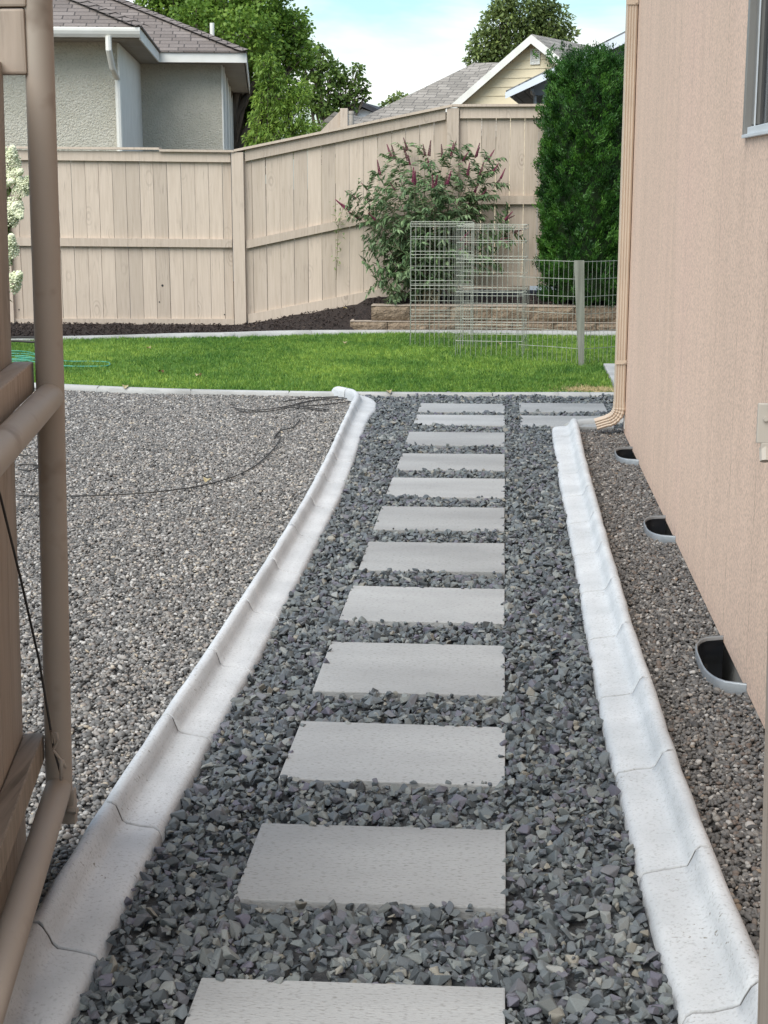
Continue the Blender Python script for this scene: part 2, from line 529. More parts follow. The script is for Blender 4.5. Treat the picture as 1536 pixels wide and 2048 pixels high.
def copy_tree(o, parent=None):
    c = o.copy(); COL.objects.link(c); c.parent = parent
    for ch in list(o.children): copy_tree(ch, c)
    return c


def scatter(name, pts, rot, scl, idx, protos, smooth_protos=None):
    """one stuff object: prototype meshes instanced on its points by a small geometry-node tree"""
    pc = bpy.data.collections.new(name + '_shapes')
    for k, pm in enumerate(protos):
        pc.objects.link(bpy.data.objects.new('%s_shape_%02d' % (name, k), pm))
    me = bpy.data.meshes.new(name)
    me.vertices.add(len(pts)); me.vertices.foreach_set('co', np.asarray(pts, dtype=np.float32).ravel())
    a = me.attributes.new('rot', 'FLOAT_VECTOR', 'POINT'); a.data.foreach_set('vector', np.asarray(rot, dtype=np.float32).ravel())
    a = me.attributes.new('scl', 'FLOAT_VECTOR', 'POINT'); a.data.foreach_set('vector', np.asarray(scl, dtype=np.float32).ravel())
    a = me.attributes.new('idx', 'INT', 'POINT'); a.data.foreach_set('value', np.asarray(idx, dtype=np.int32))
    me.materials.append(protos[0].materials[0])
    o = bpy.data.objects.new(name, me); COL.objects.link(o)
    ng = bpy.data.node_groups.new(name + '_nodes', 'GeometryNodeTree')
    ng.interface.new_socket('Geometry', in_out='INPUT', socket_type='NodeSocketGeometry')
    ng.interface.new_socket('Geometry', in_out='OUTPUT', socket_type='NodeSocketGeometry')
    N, K = ng.nodes.new, ng.links.new
    gi, go = N('NodeGroupInput'), N('NodeGroupOutput')
    ci = N('GeometryNodeCollectionInfo'); ci.inputs['Collection'].default_value = pc
    ci.inputs['Separate Children'].default_value = True; ci.inputs['Reset Children'].default_value = True
    ip = N('GeometryNodeInstanceOnPoints'); ip.inputs['Pick Instance'].default_value = True
    def attr(nm, ty):
        q = N('GeometryNodeInputNamedAttribute'); q.data_type = ty; q.inputs['Name'].default_value = nm
        return q.outputs['Attribute']
    K(gi.outputs[0], ip.inputs['Points']); K(ci.outputs[0], ip.inputs['Instance'])
    e2r = N('FunctionNodeEulerToRotation'); K(attr('rot', 'FLOAT_VECTOR'), e2r.inputs[0])
    K(e2r.outputs[0], ip.inputs['Rotation'])
    K(attr('scl', 'FLOAT_VECTOR'), ip.inputs['Scale']); K(attr('idx', 'INT'), ip.inputs['Instance Index'])
    K(ip.outputs[0], go.inputs[0])
    md = o.modifiers.new('scatter', 'NODES'); md.node_group = ng
    return o


# ------------------------------------------------------------------ material set
M = {}
M['fence'] = fence_mat('fence_paint', (.462, .375, .296), (.522, .430, .346), (.26, .21, .17), .65)
M['gatewood'] = fence_mat('gate_paint', (.31, .25, .198), (.365, .296, .238), (.16, .12, .09), .8)
M['oldwood'] = fence_mat('weathered_wood', (.20, .16, .12), (.31, .25, .195), (.10, .08, .06), .9)
M['pole'] = mat('pole_paint', (.315, .262, .212), (.35, .292, .238), scale=3, rough=.6, bscale=300, bump=.06, bdist=.001, c3=(.19, .14, .105), s3=9, f3=(.6, .8), spec=.35)
M['siding'] = siding_mat()
M['spout'] = mat('spout_paint', (.47, .37, .28), (.52, .41, .31), scale=3, rough=.42, bump=0, spec=.5)
M['kerb'] = mat('kerb_concrete', (.43, .437, .44), (.525, .53, .53), scale=5, rough=.95, bscale=230, bump=.6, bdist=.0025,
                c3=(.33, .33, .325), s3=130, f3=(.54, .78), detail=9, spec=.1)
M['edging'] = mat('edging_concrete', (.30, .295, .28), (.41, .405, .39), scale=3, rough=.9, bscale=90, bump=.4, bdist=.004, c3=(.3, .29, .27), s3=20, f3=(.62, .8))
M['paver'] = mat('paver_concrete', (.270, .270, .264), (.345, .345, .336), scale=3.5, rough=.93, bscale=190, bump=.55, bdist=.003,
                 c3=(.205, .20, .19), s3=170, f3=(.54, .72), rnd=.12, detail=7, stretch=(.42, 1, 1))
M['stone'] = ramp_rand_mat('crushed_stone', [(0, (.035, .040, .043)), (.16, (.068, .078, .084)), (.34, (.120, .134, .137)), (.48, (.078, .087, .100)), (.60, (.160, .174, .166)),
                 (.70, (.090, .095, .092)), (.79, (.105, .098, .126)), (.88, (.145, .153, .144)), (.95, (.22, .226, .215)), (.98, (.165, .150, .12)), (1, (.24, .225, .19))], bscale=45, dark=.72, rough=.72, spec=.5)
M['pebble'] = ramp_rand_mat('pea_gravel', [(0, (.045, .043, .041)), (.20, (.10, .096, .090)), (.40, (.18, .170, .158)), (.55, (.13, .124, .118)), (.68, (.25, .232, .208)),
                 (.78, (.18, .148, .125)), (.88, (.33, .31, .285)), (.94, (.42, .40, .375)), (1, (.36, .30, .22))], bscale=90, dark=.8, rough=.7, spec=.4)
M['pebble2'] = ramp_rand_mat('pea_gravel_brownish', [(0, (.035, .032, .03)), (.2, (.085, .080, .075)), (.42, (.14, .131, .122)), (.6, (.10, .094, .09)), (.72, (.19, .175, .157)),
                 (.82, (.12, .088, .07)), (.9, (.22, .205, .185)), (.97, (.37, .35, .325)), (1, (.19, .135, .09))], bscale=90, dark=.8, rough=.7, spec=.4)
M['dust'] = mat('stone_dust', (.035, .036, .038), (.06, .06, .06), scale=30, bscale=90, bump=.8, bdist=.01)
M['dust2'] = mat('pea_bed', (.045, .042, .04), (.08, .075, .07), scale=40, bscale=120, bump=.8, bdist=.01)
M['soil'] = mat('soil', (.10, .075, .05), (.14, .11, .08), scale=2, bscale=30, bump=.5)
M['mulch'] = mat('bark_mulch', (.014, .010, .009), (.040, .028, .024), scale=40, bscale=70, bump=1., bdist=.03, c3=(.07, .05, .04), s3=90, f3=(.62, .7))
M['chip'] = ramp_rand_mat('bark_chip', [(0, (.012, .009, .008)), (.6, (.03, .021, .018)), (.9, (.055, .04, .034)), (1, (.12, .09, .07))], bscale=60, rough=.9, spec=.15)
M['turf'] = mat('turf', (.05, .09, .018), (.08, .13, .03), scale=8, bscale=60, bump=1, bdist=.02)
M['grass'] = leaf_mat('grass_blades', (.105, .225, .038), (.235, .375, .065), rnd=1, tint=.42, trans=.35, rough=.45, cscale=.95, hue=.028)
M['straw'] = mat('straw', (.42, .33, .16), (.55, .45, .25), bump=0)
M['block'] = mat('split_block', (.15, .108, .072), (.24, .18, .125), scale=22, rough=.95, bscale=45, bump=1, bdist=.02, c3=(.13, .10, .075), s3=60, f3=(.52, .66), tint=.12)
M['blocktop'] = mat('block_cap', (.29, .235, .185), (.36, .295, .24), scale=14, rough=.95, bscale=120, bump=.3)
M['stucco'] = mat('grey_stucco', (.52, .485, .395), (.57, .53, .44), scale=5, rough=.95, bscale=48, bump=1, bdist=.03, c3=(.45, .42, .34), s3=42, f3=(.50, .68))
M['trimgrey'] = mat('pale_trim', (.66, .64, .58), (.71, .69, .63), bump=.05)
M['white'] = mat('white_trim', (.66, .64, .58), (.72, .70, .65), rough=.6, bump=0)
M['soffit'] = mat('soffit_board', (.26, .235, .20), (.30, .27, .235), bump=.05)
M['roof'] = shingle_mat('brown_shingles', (.135, .110, .096), (.205, .172, .152), (.065, .054, .048))
M['roof2'] = shingle_mat('tan_grey_shingles', (.20, .18, .155), (.30, .27, .235), (.11, .10, .09))
M['roof3'] = shingle_mat('slate_shingles', (.13, .13, .13), (.19, .19, .19), (.07, .07, .07))
M['cream'] = mat('cream_siding', (.66, .56, .38), (.70, .60, .42), scale=2, bump=.05)
M['blue'] = mat('blue_grey_siding', (.25, .28, .31), (.28, .31, .34), scale=2, bump=.05)
M['bark'] = mat('bark', (.07, .055, .04), (.14, .11, .085), scale=14, stretch=(1, 1, .25), bscale=40, bump=.8, bdist=.02)
M['twig'] = mat('bush_stem', (.16, .13, .085), (.22, .19, .12), bump=.1)
M['maple'] = leaf_mat('maple_leaves', (.10, .185, .028), (.23, .36, .06), tint=.4, trans=.4, cscale=.7)
M['peach'] = leaf_mat('peach_leaves', (.13, .22, .032), (.23, .35, .06), tint=.35, trans=.4, cscale=1.5)
M['oak'] = leaf_mat('oak_leaves', (.075, .13, .03), (.155, .235, .052), tint=.45, trans=.3, cscale=.7)
M['willow'] = leaf_mat('willow_leaves', (.095, .135, .038), (.18, .235, .07), tint=.45, trans=.3, cscale=.8)
M['cedar'] = leaf_mat('arborvitae_sprays', (.014, .054, .008), (.044, .128, .016), tint=.8, trans=.15, cscale=3.5, rough=.5, hue=.02)
M['bud'] = leaf_mat('butterfly_bush_leaves', (.11, .185, .075), (.20, .28, .145), tint=.45, trans=.25, cscale=4, rough=.6)
M['budflower'] = mat('magenta_flower', (.16, .022, .06), (.32, .06, .13), scale=30, bscale=200, bump=1, tint=.3)
M['hydr'] = mat('cream_floret', (.58, .60, .38), (.78, .77, .58), scale=14, bscale=90, bump=.6, tint=.15)
M['hydrleaf'] = leaf_mat('hydrangea_leaves', (.05, .10, .02), (.09, .15, .03), tint=.35)
M['wire'] = mat('galvanised_wire', (.27, .28, .235), (.38, .39, .335), scale=20, rough=.45, metal=.35, bump=0, spec=.5)
M['stake'] = mat('weathered_stake', (.17, .175, .14), (.26, .265, .22), scale=3, stretch=(12, 12, 1), bscale=60, bump=.3)
M['galv'] = mat('galvanised_steel', (.22, .235, .245), (.30, .315, .325), scale=12, rough=.45, metal=.4, bump=.1, spec=.5)
M['black'] = mat('black_plastic', (.010, .011, .013), (.016, .017, .02), rough=.3, bump=0, spec=.5)
M['hose'] = mat('green_hose', (.03, .20, .135), (.05, .25, .17), rough=.4, bump=0, spec=.5)
M['rubber'] = mat('drip_line', (.022, .020, .019), (.05, .045, .04), rough=.6, bump=0)
M['leafdry'] = mat('dry_leaf', (.50, .40, .22), (.62, .55, .36), scale=30, bump=.2)
M['leafbrown'] = mat('brown_leaf', (.17, .09, .045), (.25, .14, .07), scale=30, bump=.2)
M['alu'] = mat('window_frame_bronze', (.185, .175, .16), (.20, .19, .175), rough=.4, bump=0, spec=.5)
M['alulight'] = mat('window_sill_aluminium', (.55, .57, .58), (.60, .62, .63), rough=.4, bump=0, spec=.5)
M['glass'] = glass_mat('dark_glass', (.012, .014, .018))
M['pvc'] = mat('pvc', (.36, .32, .27), (.40, .36, .31), bump=0)

# ------------------------------------------------------------------ ground
def sheet(name, poly, z, m, kind='structure'):
    mb = MB(); mb.add([(x, y, z) for x, y in poly], [tuple(range(len(poly)))], .5)
    o = mb.build(name, m); o['kind'] = kind; return o

sheet('ground', [(-260, -40), (260, -40), (260, 420), (-260, 420)], -.40, M['soil'])
# slabs of ground that the beds lie on
def bed(name, poly, z, m, depth=.38):
    mb = MB(); n = len(poly)
    vs = [(x, y, z) for x, y in poly] + [(x, y, z - depth) for x, y in poly]
    fs = [tuple(range(n))] + [(i, i + n, (i + 1) % n + n, (i + 1) % n) for i in range(n)]
    mb.add(vs, fs, .5)
    o = mb.build(name, m); o['kind'] = 'structure'; return o

bed('gravel_bed', [(-7, -1), (-.9, -1), (-.9, 8.5), (-.97, 10.3), (-1.0, 11.2), (-1.3, 11.45), (-7, 12.4)], .0, M['dust2'])
WELLS = [(9.05, .43), (7.13, .43), (5.17, .52)]      # far edge Y, length along the wall
pts = [(.40, -1), (.75, -1)]
for fy, ln in reversed(WELLS):
    pts += [(.75, fy - ln), (.63, fy - ln + .10), (.63, fy - .10), (.75, fy)]
pts += [(.75, 10.0), (.40, 9.95)]
bed('side_gravel_bed', pts, .0, M['dust2'])
bed('path', [(-.9, -1), (.4, -1), (.4, 9.95), (.75, 10.0), (3.5, 10.0), (3.5, 11.6), (-1.3, 11.45), (-1.0, 11.2), (-.97, 10.3), (-.9, 8.5)], .0, M['dust'])
# lawn, gently uneven
lawn_near = [(-9.0, 13.4), (-6.0, 12.3), (-3.36, 11.62), (-2.42, 11.42), (-1.35, 11.36), (-.38, 11.38), (.36, 11.44), (.75, 11.46), (4.0, 11.5)]
lawn_far = [(-9.0, 12.9 + .6), (-6.5, 14.3), (-4.35, 15.08), (-3.27, 15.46), (-2.09, 15.86), (-.54, 16.04), (1.11, 16.06), (4.0, 16.1)]
def interp(poly, x):
    return np.interp(x, [p[0] for p in poly], [p[1] for p in poly])
bed('lawn', lawn_near + lawn_far[::-1][:-1], .005, M['turf'])

# mulch bed rising towards the right behind the lawn edging
def mulch_z(x, y):
    t = min(max((x + 2.9) / 2.35, 0), 1)
    yy = interp(lawn_far, x) + .1
    if x < -1.5:
        s = min(max((y - yy) / max(17.0 - yy, .3), 0), 1)
        return .02 + .44 * t * s ** 1.1
    if y < 16.42: return .02
    return .26 + .12 * min((y - 16.42) / .6, 1) * t
V, Fa = [], []
xs = np.linspace(-9, 4, 131); n_y = 14
for i, x in enumerate(xs):
    y0 = float(interp(lawn_far, x)) + .03
    for j in range(n_y):
        y = y0 + (17.5 - y0) * j / (n_y - 1)
        V.append((x, y, mulch_z(x, y) + .018 * mnoise.noise(Vector((x * 5, y * 5, 0)))))
for i in range(len(xs) - 1):
    for j in range(n_y - 1):
        a = i * n_y + j
        Fa.append((a, a + n_y, a + n_y + 1, a + 1))
mo = raw_mesh('mulch_bed', V, Fa, M['mulch'], smooth=True); mo['kind'] = 'structure'

# concrete slab at the house corner
mb = MB(); mb.box((.86, 11.62, -.2), (3.6, 13.2, .06), bev=.01)
o = mb.build('patio_slab', M['edging']); o['kind'] = 'structure'

# ------------------------------------------------------------------ stones
def hull_stone(name, seed, m, n=11, flat=.62, smooth=False):
    r = random.Random(seed)
    bm = bmesh.new()
    for _ in range(n):
        v = Vector((r.gauss(0, 1), r.gauss(0, 1), r.gauss(0, 1))).normalized() * r.uniform(.85, 1.05)
        bm.verts.new((v.x * r.uniform(.85, 1.1), v.y * .78, v.z * flat))
    res = bmesh.ops.convex_hull(bm, input=bm.verts[:])
    bmesh.ops.delete(bm, geom=[g for g in res['geom_interior'] if isinstance(g, bmesh.types.BMVert)], context='VERTS')
    bmesh.ops.dissolve_limit(bm, angle_limit=radians(14), verts=bm.verts[:], edges=bm.edges[:])
    if not smooth:
        bmesh.ops.bevel(bm, geom=bm.edges[:], offset=.045, segments=1, affect='EDGES')
    me = bpy.data.meshes.new(name); bm.to_mesh(me); bm.free()
    me.materials.append(m); return me

def pebble(name, seed, m):
    bm = bmesh.new(); bmesh.ops.create_icosphere(bm, subdivisions=1, radius=1)
    bmesh.ops.subdivide_edges(bm, edges=bm.edges[:], cuts=1, use_grid_fill=True)
    r = random.Random(seed); a, b, c = r.uniform(.9, 1.2), r.uniform(.65, .85), r.uniform(.42, .62)
    for v in bm.verts:
        v.co.normalize()
        k = 1 + .22 * mnoise.noise(v.co * 1.3 + Vector((seed * 3.1, 0, 0)))
        v.co = Vector((v.co.x * a, v.co.y * b, v.co.z * c)) * k
    me = bpy.data.meshes.new(name); bm.to_mesh(me); bm.free()
    me.polygons.foreach_set('use_smooth', [True] * len(me.polygons))
    me.materials.append(m); return me

# pavers: centre X/Y, half sizes
PAVERS = [(-.274, 2.52, .300, .235), (-.272, 3.302, .299, .206), (-.272, 4.015, .298, .222), (-.272, 4.775, .297, .266), (-.273, 5.545, .297, .240),
          (-.273, 6.296, .297, .257), (-.274, 7.047, .297, .256), (-.274, 7.796, .299, .254), (-.274, 8.54, .298, .256), (-.276, 9.342, .300, .255),
          (-.273, 10.10, .298, .235), (-.275, 10.665, .299, .215), (.425, 10.73, .300, .215), (.425, 10.10, .300, .242)]
PAV_Z = .031

def in_pavers(x, y, grow=0.):
    k = np.zeros(len(x), bool)
    for cx, cy, hx, hy in PAVERS:
        k |= (np.abs(x - cx) < hx + grow) & (np.abs(y - cy) < hy + grow)
    return k

def pave_rand(n): return rng.random(n)

KL = [(1.6, -.862, .80), (2.5, -.872, .80), (3.2, -.8825, .79), (3.8, -.882, .78), (4.8, -.869, .70), (6, -.866, .66), (7, -.868, .66), (7.75, -.878, .68), (8.5, -.900, .64), (9.4, -.932, .62),
      (10.2, -.955, .64), (10.5, -.952, .78), (10.85, -.972, .74), (11.08, -1.03, .64), (11.22, -1.12, .6), (11.36, -1.24, .6)]
KR = [(1.6, .475, .88), (2.2, .458, .87), (2.7, .440, .86), (3.2, .416, .84), (3.8, .400, .80), (4.4, .390, .73), (5.2, .385, .67), (6.5, .386, .66), (8, .388, .68), (9, .394, .70), (9.6, .400, .72), (9.86, .404, .72)]
KL = [(a, b + .005, c * (1.08 if a < 4.5 else 1.24)) for a, b, c in KL]
KR = [(a, b, c * (1.12 if a < 4.3 else 1.26)) for a, b, c in KR]
def ktab(t, y, k): return np.interp(y, [r_[0] for r_ in t], [r_[k] for r_ in t])
def left_edge(y): return ktab(KL, y, 1) + .088 * ktab(KL, y, 2)
def right_edge(y): return np.where(y < 9.9, ktab(KR, y, 1) - .088 * ktab(KR, y, 2), 2.4)

# dark crushed stone on the path
n = 26000
n = 46000; px = rng.uniform(-1.12, 1.6, 3 * n); py = rng.uniform(1.9, 11.42, 3 * n)
keep = (px > left_edge(py) + .004) & (px < right_edge(py) - .009) & (rng.random(3 * n) < np.where(px > .95, .55, 1.))
px, py = px[keep], py[keep]
px, py = px[:68000], py[:68000]
s = rng.gamma(6, .0026, len(px)); s = np.clip(s, .0065, .031) * .95
inside = in_pavers(px, py, 0) 
edge = in_pavers(px, py, -.012)
lay = rng.random(len(px))
pz = -.001 + .032 * lay + .007 * np.sin(px * 9 + py * 5)
# clearance: stones do not lie on pavers, apart from a few nudged over the edges
keep = ~in_pavers(px, py, .006)
ov = in_pavers(px, py, .006) & ~edge & (rng.random(len(px)) < .10)
keep |= ov
pz = np.where(ov, PAV_Z + .002, pz)
s = np.where(ov, s * .7, s)
px, py, pz, s = px[keep], py[keep], pz[keep], s[keep]
# bigger gaps filled; a few stones scattered a little higher
N_ = len(px)
rot = np.stack([rng.normal(0, .5, N_), rng.normal(0, .5, N_), rng.uniform(0, 6.28, N_)], 1)
scl = s[:, None] * rng.uniform(.8, 1.25, (N_, 3))
protos = [hull_stone('crushed_shape', 100 + k, M['stone'], n=random.choice((9, 10, 12)), flat=random.choice((.5, .62, .75))) for k in range(12)]
o = scatter('crushed_stone', np.stack([px, py, pz], 1), rot, scl, rng.integers(0, 12, N_), protos)
tag(o, 'dark blue grey angular crushed stone filling the path around the pavers', 'crushed stone', kind='stuff')

# pea gravel left of the left kerb, dense where seen
def pea(name, x0, x1, y0, y1, dens, test, m, label, seed, size=.0073):
    area = (x1 - x0) * (y1 - y0); n = int(area * dens)
    x = rng.uniform(x0, x1, n); y = rng.uniform(y0, y1, n)
    k = test(x, y); x, y = x[k], y[k]; n = len(x)
    s = np.clip(rng.gamma(12, size / 12, n), .004, .016)
    z = .000 + .012 * rng.random(n) + .006 * np.sin(x * 3 + 1) * np.sin(y * 2.3)
    rot = np.stack([rng.normal(0, .45, n), rng.normal(0, .45, n), rng.uniform(0, 6.28, n)], 1)
    scl = s[:, None] * rng.uniform(.85, 1.2, (n, 3))
    pr = [pebble(name + '_shape', seed + k, m) for k in range(8)]
    o = scatter(name, np.stack([x, y, z + .004], 1), rot, scl, rng.integers(0, 8, n), pr)
    tag(o, label, 'pea gravel', kind='stuff'); return n

def left_ok(x, y):
    vis = x > -(y * .36 + .55)
    kb = x < ktab(KL, y, 1) - .097 * ktab(KL, y, 2)
    lw = y < np.interp(x, [-9, -6, -3.36, -2.42, -1.35], [13.4, 12.3, 11.6, 11.38, 11.34])
    return vis & kb & lw
n1 = pea('pea_gravel', -4.6, -.95, 2.2, 12.0, 11500, left_ok, M['pebble'], 'rounded mixed grey and tan pea gravel left of the left kerb', 11, .0070)
def right_ok(x, y):
    kb = x > ktab(KR, y, 1) + .097 * ktab(KR, y, 2)
    w = np.ones(len(x), bool)
    for fy, ln in WELLS:
        w &= ~((y > fy - ln - .012) & (y < fy + .012) & (x > .664 + .05 * np.abs((y - fy + ln / 2) / (ln / 2)) ** 3))
    return kb & w
n2 = pea('brown_pea_gravel', .46, .84, 2.0, 10.05, 12500, right_ok, M['pebble2'], 'brownish grey pea gravel strip between the right kerb and the house', 31, .0070)
print('stones', N_, n1, n2)

# ------------------------------------------------------------------ pavers
words = ['nearest the camera, cut off by the bottom edge', 'second from the camera', 'third from the camera', 'fourth from the camera', 'fifth from the camera',
         'sixth from the camera', 'seventh from the camera', 'eighth from the camera', 'ninth from the camera', 'tenth from the camera', 'eleventh, next to last before the lawn',
         'last in the long row, nearest the lawn']
pm = None
for i, (cx, cy, hx, hy) in enumerate(PAVERS):
    if pm is None:
        mb = MB(); mb.box((-.5, -.5, -.05), (.5, .5, 0))
        pass
    mb = MB(); mb.box((-hx, -hy, -.05), (hx, hy, 0), bev=.0035)
    o = mb.build('paver', M['paver'])
    o.location = (cx, cy, PAV_Z); o.rotation_euler = (random.uniform(-.006, .006), random.uniform(-.006, .006), random.uniform(-.009, .009))
    if i < 12: lb = 'grey concrete paver in the long row, ' + words[i]
    elif i == 12: lb = 'light grey concrete paver right of the long row, nearest the lawn edging'
    else: lb = 'light grey concrete paver right of the long row, closest to the downspout elbow'
    tag(o, lb, 'paver', 'concrete pavers set in the crushed stone')

# ------------------------------------------------------------------ kerbs
def kerb_path(pts, step=.02):
    P = [Vector((x, y, 0)) for x, y in pts]
    out = []
    # Catmull-Rom
    for i in range(len(P) - 1):
        p0 = P[max(i - 1, 0)]; p1 = P[i]; p2 = P[i + 1]; p3 = P[min(i + 2, len(P) - 1)]
        n = max(2, int((p2 - p1).length / step))
        for k in range(n):
            t = k / n
            out.append(.5 * ((2 * p1) + (-p0 + p2) * t + (2 * p0 - 5 * p1 + 4 * p2 - p3) * t * t + (-p0 + 3 * p1 - 3 * p2 + p3) * t ** 3))
    out.append(P[-1])
    return out

def build_kerb(name, prof, pts, m, joints, label, cat, group=None, step=.02, wob=.003, endround=0, dark=None, mirror=False, gcam=.03, wid=None):
    path = kerb_path(pts, step)
    ln = 0; d = [0]
    for a, b in zip(path, path[1:]): ln += (b - a).length; d.append(ln)
    stations = list(zip(path, d))
    # joint stations: three extra rings around each joint
    path2, dd, jt = [], [], []
    js = [j for j in joints if .03 < j < ln - .03]
    allp = [(x, 0) for x in d]
    for j in js: allp += [(j - .006, 1), (j - .003, 2), (j + .003, 2), (j + .006, 1)]
    allp.sort()
    def at(t):
        t = min(max(t, 0), ln)
        i = int(np.searchsorted(d, t)); i = max(1, min(i, len(d) - 1))
        f = (t - d[i - 1]) / max(d[i] - d[i - 1], 1e-6)
        return path[i - 1].lerp(path[i], f)
    jrand = {}
    n = len(prof); V, Fq, T = [], [], []
    cx = sum(p[0] for p in prof) / n
    for t, kind in allp:
        if kind == 0 and any(abs(t - j) < .045 for j in js): continue
        e = at(t + .01) - at(t - .01); e.normalize(); rgt = Vector((e.y, -e.x, 0))
        q = at(t)
        near = min(js, key=lambda j: abs(j - t)) if js else 0
        for k, (x, z) in enumerate(prof):
            sx = sz = 1.0
            if endround and t > ln - endround:
                f = (ln - t) / endround; f = sqrt(max(1 - (1 - f) ** 2, 0.02)); sx = .35 + .65 * f; sz = .25 + .75 * f
            ws = float(ktab(wid, q.y, 2)) if wid else 1.0
            xx = (cx + (x - cx) * sx) * ws
            zz = z * sz * (.90 if wid else 1.)
            if zz > 0: 
                nn = mnoise.noise(Vector((q.x * 7 + x * 9, q.y * 7, z * 30)))
                xx += wob * nn; zz += wob * .8 * mnoise.noise(Vector((q.y * 5, x * 20, 3.)))
            along = 0
            if kind:
                # the crack wanders across the section
                along = gcam * (x - cx) / .09 * .35 + .010 * mnoise.noise(Vector((x * 42 + near * 13, near * 7, 0)))
                if kind == 2 and zz > 0:
                    zz -= .009; xx *= .96
            p = q + rgt * xx + e * along + Vector((0, 0, zz))
            V.append(p); T.append(1.0 if kind == 2 else 0.0)
    nr = len(V) // n
    for i in range(nr - 1):
        for k in range(n):
            k2 = (k + 1) % n
            Fq.append((i * n + k, i * n + k2, (i + 1) * n + k2, (i + 1) * n + k))
    me = bpy.data.meshes.new(name)
    Fq.append(tuple(range(n))[::-1]); Fq.append(tuple(range((nr - 1) * n, nr * n)))
    me.from_pydata([tuple(p) for p in V], [], Fq)
    bm = bmesh.new(); bm.from_mesh(me); bmesh.ops.recalc_face_normals(bm, faces=bm.faces[:]); bm.to_mesh(me); bm.free()
    a = me.attributes.new('crack', 'FLOAT', 'POINT'); a.data.foreach_set('value', T)
    me.polygons.foreach_set('use_smooth', [True] * len(me.polygons))
    me.set_sharp_from_angle(angle=radians(50))
    me.materials.append(m)
    o = bpy.data.objects.new(name, me); COL.objects.link(o)
    tag(o, label, cat, group)
    return o

# crack dirt in the joint recess, scuffs
def kerb_mat():
    m = M['kerb'].copy(); n = m.node_tree; N, K = n.nodes.new, n.links.new
    p = n.nodes['Principled BSDF']; src = p.inputs['Base Color'].links[0].from_socket
    at = N('ShaderNodeAttribute'); at.attribute_name = 'crack'
    cr = N('ShaderNodeMapRange'); cr.inputs['From Min'].default_value = .25; cr.inputs['From Max'].default_value = .9
    K(at.outputs['Fac'], cr.inputs['Value'])
    x = N('ShaderNodeMix'); x.data_type = 'RGBA'; K(cr.outputs[0], x.inputs[0]); K(src, x.inputs[6]); x.inputs[7].default_value = (.09, .085, .08, 1)
    # scattered dark flecks and brown smears
    t = N('ShaderNodeTexCoord')
    f = N('ShaderNodeTexNoise'); f.inputs['Scale'].default_value = 95; f.inputs['Detail'].default_value = 2; K(t.outputs['Object'], f.inputs['Vector'])
    b = N('ShaderNodeTexNoise'); b.inputs['Scale'].default_value = 5; K(t.outputs['Object'], b.inputs['Vector'])
    fm = N('ShaderNodeMapRange'); fm.inputs['From Min'].default_value = .62; fm.inputs['From Max'].default_value = .72; K(f.outputs['Fac'], fm.inputs['Value'])
    bm_ = N('ShaderNodeMapRange'); bm_.inputs['From Min'].default_value = .46; bm_.inputs['From Max'].default_value = .66; K(b.outputs['Fac'], bm_.inputs['Value'])
    mu = N('ShaderNodeMath'); mu.operation = 'MULTIPLY'; K(fm.outputs[0], mu.inputs[0]); K(bm_.outputs[0], mu.inputs[1])
    x2 = N('ShaderNodeMix'); x2.data_type = 'RGBA'; K(mu.outputs[0], x2.inputs[0]); K(x.outputs[2], x2.inputs[6]); x2.inputs[7].default_value = (.20, .18, .15, 1)
    K(x2.outputs[2], p.inputs['Base Color'])
    return m
M['kerbj'] = kerb_mat()

# section of the big kerbs; x to the right of travel (+Y). high side outward (left kerb: left)
profL = [(-.098, -.06), (-.098, .066), (-.091, .092), (-.078, .105), (-.060, .107), (-.048, .099), (-.037, .076), (-.028, .058), (-.014, .050), (.030, .047), (.066, .043), (.080, .037), (.088, .022), (.092, -.06)]
jl = [0.38 + .62 * k for k in range(-3, 16)]
build_kerb('concrete_kerb', profL, [(r_[1], r_[0]) for r_ in KL], M['kerbj'],
           [3.45 - 1.6 + .625 * k for k in range(-2, 12)] + [9.6], 'pale poured concrete kerb along the left side of the path, curling left at the lawn', 'kerb', gcam=-.03, wid=KL, endround=.12)
profR = [(-x, z) for x, z in profL][::-1]
build_kerb('concrete_kerb', profR, [(r_[1], r_[0]) for r_ in KR], M['kerbj'],
           [3.30 - 1.6 + .61 * k for k in range(-1, 11)], 'pale poured concrete kerb along the right side of the path, ending below the downspout', 'kerb', endround=.07, gcam=.03, wid=KR)
# narrow ridge from that kerb to the house, under the elbow
profS = [(-.05, -.05), (-.048, .03), (-.03, .052), (.0, .060), (.03, .052), (.048, .03), (.05, -.05)]
build_kerb('drain_kerb', profS, [(.44, 9.83), (.50, 9.98), (.60, 10.06), (.72, 10.08), (.86, 10.08)], M['edging'], [], 'narrow concrete ridge running from the right kerb to the house under the elbow', 'kerb', step=.02)
profE = [(-.045, -.08), (-.044, .020), (-.036, .042), (-.015, .050), (.015, .050), (.036, .042), (.044, .020), (.045, -.08)]
build_kerb('lawn_edging', profE, [(-8.8, 13.2)] + [(x, y - .06) for x, y in lawn_near[1:]], M['edging'], [.75 * k for k in range(1, 20)], 'rounded concrete edging between the lawn and the gravel', 'edging', step=.06, wob=.006)
profF = [(-.07, -.08), (-.068, .035), (-.05, .060), (.05, .060), (.068, .035), (.07, -.08)]
build_kerb('lawn_edging', profF, [(-8.8, 13.6)] + [(x, y + .05) for x, y in lawn_far[1:]], M['edging'], [.8 * k for k in range(1, 20)], 'pale concrete edging between the far side of the lawn and the dark mulch', 'edging', step=.06, wob=.006)

